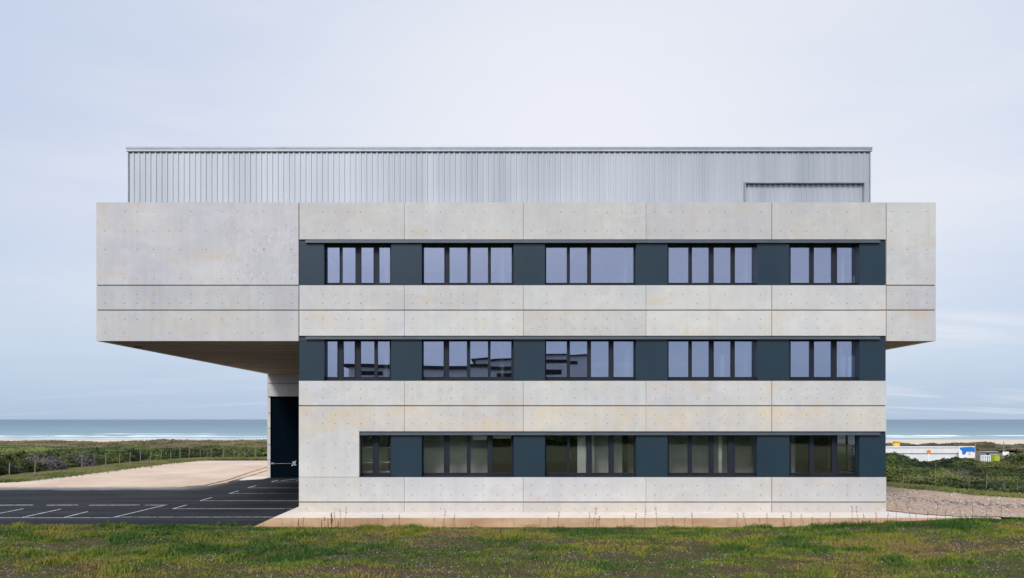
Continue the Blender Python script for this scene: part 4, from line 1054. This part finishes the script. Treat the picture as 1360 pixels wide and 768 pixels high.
# ------------------------------------------------------------------ the low white hall and the yard by the beach (about 110 m away)
dH = 108.0
def XH(p): return X(p, dH)
def ZH(p): return Z(p, dH)
H = empty('low_hall', (XH(1230), dH-D, ZH(612))); tag(H, 'long low white hall with pale sheet roof behind the right hand shrubs', 'building')
hx, hy, hz = H.location
xa, xb = XH(1150)-hx, XH(1290)-hx
z0, ze = -0.6, ZH(594.2)-hz
zb_ = ZH(602.4)-hz
mb = MB(); mb.box(xa, xb, 0, 4, z0, ze-0.06)
n_ = 14; w_ = (xb-xa)/n_
for i in range(n_): mb.box(xa+i*w_+0.03, xa+(i+1)*w_-0.03, -0.03, 0.0, zb_+0.06, ze-0.08)       # facing sheets with fine joints
mb.build('wall', M['whitewall'], H)
mb = MB(); mb.box(xa-0.1, xb+0.1, -0.12, 4.1, ze-0.06, ze+0.0); mb.build('roof', M['greyroof'], H)
mb = MB(); mb.bar((xa, -0.06, zb_), (xb, -0.06, zb_), 0.045, 8); mb.build('gutter', M['grey'], H)
# painted board at its right end
Bo = empty('painted_board', (X(1275, dH-1.2), dH-D-1.2, ZH(612)))
tag(Bo, 'white hoarding painted bright blue at the right end of the low white hall', 'hoarding')
bx_, by_, bz_ = Bo.location; s_ = (dH-1.2)/F
def bp(px_, py_): return ((px_-1275)*s_, (Z(py_, dH-1.2) - bz_))
mb = MB(); a = bp(1273.5, 592.8); b_ = bp(1294.8, 608.4); mb.box(a[0], b_[0], 0, 0.08, b_[1], a[1]); mb.build('board', M['white'], Bo)
def decal(mb, pts, y=-0.006):
    mb.face([(*(lambda q: (q[0], y, q[1]))(bp(*p)),) for p in pts])
mb = MB(); decal(mb, [(1274, 594.6), (1280, 593.9), (1289, 593.6), (1294.6, 594.0), (1294.6, 600), (1292.6, 601.4), (1290.5, 599.6), (1288, 601), (1286, 599.6), (1283.5, 600.4), (1281.5, 604), (1278, 603.8), (1277.6, 599), (1275.2, 597.4)])
mb.build('blue_painting', M['blue'], Bo)
mb = MB(); decal(mb, [(1284.5, 600.5), (1286.5, 600), (1288, 602), (1289, 600.8), (1290, 603), (1287.5, 605.2), (1285.5, 604)], -0.009); mb.build('pink_painting', M['pink'], Bo)
mb = MB(); mb.bar((bp(1295.4, 0)[0], 0.0, bp(0, 590.5)[1]), (bp(1295.4, 0)[0], 0, bp(0, 611)[1]), 0.07, 6); mb.build('post', M['wood'], Bo)
# orange round sign
O_ = empty('round_sign', (X(1233.5, dH-2), dH-D-2.0, ZH(612))); tag(O_, 'round orange sign on a white post before the low white hall', 'sign')
so = (dH-2)/F
mb = MB(); n = 20; c_ = (0, Z(600.3, dH-2)-O_.location.z); r_ = 2.7*so
ring = [(c_[0]+r_*math.cos(2*math.pi*i/n), c_[1]+r_*math.sin(2*math.pi*i/n)) for i in range(n)]
mb.face([(x, -0.05, z) for x, z in ring]); mb.face([(x, 0.02, z) for x, z in ring[::-1]])
for i in range(n): a, b_ = ring[i], ring[(i+1) % n]; mb.face([(a[0], -0.05, a[1]), (a[0], 0.02, a[1]), (b_[0], 0.02, b_[1]), (b_[0], -0.05, b_[1])])
mb.build('sign_face', M['orange'], O_)
mb = MB(); mb.bar((0, 0.06, -1), (0, 0.06, c_[1]), 0.10, 8); mb.build('post', M['white'], O_)
# yellow kiosk-like container far behind
d2 = 150.0
Y_ = empty('yellow_container', (X(1191.5, d2), d2-D, Z(593.5, d2)-0.9)); tag(Y_, 'small yellow container with orange lid beyond the low white hall', 'container')
s2 = d2/F
mb = MB(); mb.prism([(-3.6*s2, 0), (3.6*s2, 0), (3.3*s2, 1.0), (-3.3*s2, 1.0)], 0, 1.1+0.62); mb.build('body', M['yellow'], Y_, bevel=0.05)
mb = MB(); mb.prism([(-3.3*s2, -0.05), (2.9*s2, -0.05), (2.6*s2, 0.9), (-3.0*s2, 0.9)], 1.73, 2.05); mb.build('lid', M['orange'], Y_, bevel=0.05)
# yard: white railing, dark crates, lime bin, white panel
dY = 96.0; sY = dY/F
def gz_(x, y): return float(terrain(x, y))
def yard(px_, name, label, cat, d=dY):
    x = X(px_, d); o = empty(name, (x, d-D, gz_(x, d-D))); tag(o, label, cat); return o, (lambda py_: Z(py_, d) - o.location.z)
r, zf = yard(1303, 'white_railing', 'white railing in front of the yard right of the painted hoarding', 'railing')
w = 12*sY
mb = MB(); mb.box(0, w, -0.03, 0.03, zf(605.6), zf(604.8)); mb.box(0, w, -0.03, 0.03, zf(610.2), zf(609.7)); mb.build('rail', M['white'], r)
for i in range(6): 
    mb = MB(); mb.box(i*w/5-0.05, i*w/5+0.05, -0.045, 0.045, min(0, zf(611)), zf(604.6)); mb.build('post', M['white'], r)
r, zf = yard(1309, 'storage_shed', 'dark blue grey storage shed behind the white railing near the beach', 'shed', 104)
mb = MB(); mb.box(-3.0*sY, 17*sY, 0, 0.9, -0.3, zf(600.8)); mb.build('wall', M['grey'], r)
mb = MB(); mb.box(-3.4*sY, 17.5*sY, -0.2, 1.0, zf(600.8), zf(599.8)); mb.build('roof', M['cladtrim'], r)
mb = MB(); mb.box(1*sY, 5*sY, -0.03, -0.004, 0, zf(602.0)); mb.build('door', M['slate'], r)
r, zf = yard(1324.5, 'lime_bin', 'lime green bin standing between the railing and the white panel', 'bin')
hb = zf(604.2); mb = MB(); mb.prism([(-3.6*sY, 0), (3.6*sY, 0), (3.6*sY, .8), (-3.6*sY, .8)], -0.1, hb-0.12); mb.build('body', M['lime'], r, bevel=0.04)
mb = MB(); mb.prism([(-3.8*sY, -.05), (3.8*sY, -.05), (3.8*sY, .85), (-3.8*sY, .85)], hb-0.12, hb); mb.build('lid', M['lime'], r, bevel=0.04)
r, zf = yard(1336, 'standing_board', 'plain white panel on two posts at the right of the yard', 'panel')
mb = MB(); mb.box(-4.2*sY, 4*sY, 0, 0.06, zf(605), zf(600)); mb.build('board', M['white'], r)
for s in (-1, 1):
    mb = MB(); mb.box(s*3.4*sY-0.04, s*3.4*sY+0.04, 0.065, 0.14, -0.1, zf(600.2)); mb.build('post', M['wood'], r)
r, zf = yard(1333, 'pole', 'thin pale pole standing on the dune at the far right', 'pole', 140)
mb = MB(); mb.bar((0, 0, -0.2), (0, 0, zf(586.5)), 0.075, 7, 0, 0.06); mb.build('shaft', M['wood'], r)
mb = MB(); mb.bar((0, 0, zf(586.5)), (0, 0, zf(586.0)), 0.085, 7); mb.build('cap', M['yellow'], r)

# ------------------------------------------------------------------ what stands behind the photographer (seen mirrored in the panes)
dM = 112.0
def mirror_y(d): return 25.6 - d
def hall(name, label, px0, px1, pyt0, pyt1, d, wins, depth=18, fascia=4.0):
    x0, x1 = X(px0, d), X(px1, d); y = mirror_y(d)
    r = empty(name, ((x0+x1)/2, y, 0)); tag(r, label, 'building'); cx_ = (x0+x1)/2
    zt0, zt1 = Z(pyt0, d), Z(pyt1, d); fh = fascia*d/F
    mb = MB(); a, b_ = x0-cx_, x1-cx_
    P = [(a, 0, 0), (b_, 0, 0), (b_, 0, zt1-fh), (a, 0, zt0-fh)]; Q = [(x, -depth, z) for x, _, z in P]
    mb.face(P); mb.face(Q[::-1])
    for i in range(4): j = (i+1) % 4; mb.face([P[j], P[i], Q[i], Q[j]])
    mb.build('wall', M['white'], r)
    mb = MB(); P = [(a-0.8, .5, zt0-fh), (b_+.3, .5, zt1-fh), (b_+.3, .5, zt1), (a-0.8, .5, zt0)]; Q = [(x, -depth-.5, z) for x, _, z in P]
    mb.face(P); mb.face(Q[::-1])
    for i in range(4): j = (i+1) % 4; mb.face([P[j], P[i], Q[i], Q[j]])
    mb.build('roof', M['reveal'], r)
    for (wa, wb, ta, tb) in wins:
        A, B_ = X(wa, d)-cx_, X(wb, d)-cx_; mb = MB(); mb.box(A, B_, 0.004, 0.10, Z(tb, d), Z(ta, d)); f_ = mb.build('window', M['frame'], r)
        mb = MB(); mb.box(A+.12, B_-.12, 0.102, 0.112, Z(tb, d)+.12, Z(ta, d)-.12); mb.build('pane', M['void'], f_)
hall('neighbour_hall', 'white walled hall with dark roof edge mirrored in the middle windows', 462, 716, 483.5, 486.5, 112, [(484, 512, 493, 498.5), (657, 680, 494.5, 499.5), (586, 589, 497, 499.5), (617, 620, 497, 499.5)])
hall('neighbour_block', 'taller grey block with two dark window bands mirrored in the middle windows', 628, 783, 478, 470, 122, [(722, 767, 480, 484.5), (724, 750, 493, 499.5)], fascia=1.6)
# tree belt behind the photographer
def tree_belt():
    n = 26000; x = -75 + 150*rng.random(n); y = mirror_y(98) + 6*rng.random(n)
    top = 2.4 + 1.6*fbm(x*0.12, y*0.2, 4); z = top*rng.random(n)**0.6
    P = np.stack([x, y, z], -1)
    V1, F1 = leaf_cloud(P, np.tile([0, 1.0, 0.5], (n, 1)).astype(float), 0.25+0.25*rng.random(n), None, '', None)
    t = np.clip(0.3+0.9*(fbm(x*.2, z*.8, 3)-.5)+.15*rng.normal(size=n), 0, 1)
    tag(mesh_np('undergrowth', V1, F1, M['leaf'], tint=t), kind='stuff', label='dark belt of undergrowth behind the photographer, mirrored in the lower panes')
tree_belt()

# ------------------------------------------------------------------ light, sky, camera
SUN_EL, SUN_AZ = math.radians(42), math.radians(-158)     # azimuth from +y, clockwise
sd = Vector((math.sin(SUN_AZ)*math.cos(SUN_EL), math.cos(SUN_AZ)*math.cos(SUN_EL), math.sin(SUN_EL)))
W = bpy.data.worlds.new('World'); S.world = W; W.use_nodes = True
nt = W.node_tree; nt.nodes.clear(); k = NB(nt)
sky = k.new('ShaderNodeTexSky'); sky.sky_type = 'NISHITA'; sky.sun_disc = False; sky.sun_elevation = SUN_EL; sky.sun_rotation = SUN_AZ
sky.air_density = 1.0; sky.dust_density = 2.0; sky.ozone_density = 1.0
skyc = k.mix(1.0, sky.outputs[0], (0.09, 0.09, 0.09), 'MULTIPLY')
gen = k.new('ShaderNodeTexCoord').outputs['Generated']
sep = k.new('ShaderNodeSeparateXYZ'); k.link(gen, sep.inputs[0])
zc_ = k.math('MAXIMUM', sep.outputs['Z'], 0.0)
# flat cloud layer coordinates
den = k.math('ADD', zc_, 0.10)
cu = k.new('ShaderNodeCombineXYZ'); k.link(k.math('DIVIDE', sep.outputs['X'], den), cu.inputs[0]); k.link(k.math('DIVIDE', sep.outputs['Y'], den), cu.inputs[1])
cl = k.noise(k.mapping(cu.outputs[0], (0.34, 0.42, 1), (1.7, 4.2, 0)), 1.0, 5, 0.5, 0.3)
cl2 = k.noise(k.mapping(gen, (1.6, 1.6, 9.0), (0.4, 0, 2.1)), 1.5, 5, 0.55, 0.2)
cloudcol = k.ramp(zc_, [(0.0, (0.48, 0.61, 0.77)), (0.06, (0.60, 0.72, 0.86)), (0.16, (0.74, 0.81, 0.92)), (0.30, (0.86, 0.885, 0.965)), (0.46, (0.72, 0.79, 0.92)), (1.0, (0.64, 0.72, 0.87))])
thick = k.ramp(k.math('ADD', k.math('MULTIPLY', cl, 0.65), k.math('MULTIPLY', cl2, 0.35)), [(0.38, 0.0), (0.62, 1.0)])
blue = k.mix(0.5, cloudcol, (0.47, 0.59, 0.84))
col = k.mix(thick, blue, cloudcol)
st = k.ramp(k.noise(k.mapping(cu.outputs[0], (0.25, 0.9, 1), (6.0, 1.0, 0)), 1.2, 6, 0.6, 0.5), [(0.52, 0), (0.68, 1)])
col = k.mix(k.math('MULTIPLY', st, k.ramp(sep.outputs['X'], [(0.0, 0.22), (0.35, 0.72)])), col, (0.86, 0.87, 0.95))
dot = k.new('ShaderNodeVectorMath', operation='DOT_PRODUCT'); k.link(gen, dot.inputs[0]); dot.inputs[1].default_value = Vector((0.10, 0.93, 0.34)).normalized()
off = k.ramp(dot.outputs['Value'], [(0.70, 1), (0.90, 0)])
col = k.mix(k.math('MULTIPLY', off, k.math('MULTIPLY', k.math('GREATER_THAN', sep.outputs['Y'], -0.2), k.math('MULTIPLY', k.ramp(zc_, [(0.05, 0.15), (0.3, 1.0)]), 0.6))), col, (0.50, 0.61, 0.85))
gl_ = k.math('MULTIPLY', k.math('POWER', k.math('MAXIMUM', dot.outputs['Value'], 0.0), 13.0), k.ramp(zc_, [(0.03, 0.2), (0.22, 1.0)]))
col = k.mix(k.math('MULTIPLY', gl_, 0.95), col, (0.93, 0.94, 1.0))
col = k.mix(0.10, col, skyc)
# brighter towards the veiled sun, behind the photographer
d2_ = k.new('ShaderNodeVectorMath', operation='DOT_PRODUCT'); k.link(gen, d2_.inputs[0]); d2_.inputs[1].default_value = sd
glow = k.math('POWER', k.math('MAXIMUM', d2_.outputs['Value'], 0.0), 18.0)
strength = k.math('ADD', 1.0, k.math('MULTIPLY', glow, 3.0))
bg = k.new('ShaderNodeBackground'); k.link(col, bg.inputs['Color']); k.link(strength, bg.inputs['Strength'])
out = k.new('ShaderNodeOutputWorld'); k.link(bg.outputs[0], out.inputs['Surface'])

L = bpy.data.lights.new('sun', 'SUN'); L.energy = 2.9; L.angle = math.radians(14); L.color = (1.0, 0.96, 0.90)
lo = bpy.data.objects.new('sun', L); C.objects.link(lo); lo.rotation_euler = (-sd).to_track_quat('-Z', 'Y').to_euler(); lo.location = (0, -10, 60)

cam = bpy.data.cameras.new('camera'); co = bpy.data.objects.new('camera', cam); C.objects.link(co); S.camera = co
co.location = (0, -D, CZ); co.rotation_euler = (math.radians(90), 0, 0)
cam.sensor_width = 36; cam.lens = 36*F/1360; cam.shift_x = (680-VX)/1360; cam.shift_y = (VY-384)/1360
cam.clip_start = 0.1; cam.clip_end = 60000
S.view_settings.view_transform = 'Standard'; S.view_settings.look = 'None'; S.view_settings.exposure = 0.0; S.view_settings.gamma = 1
try: S.view_settings.use_curve_mapping = False
except Exception: pass
S.cycles.max_bounces = 8; S.cycles.transparent_max_bounces = 12
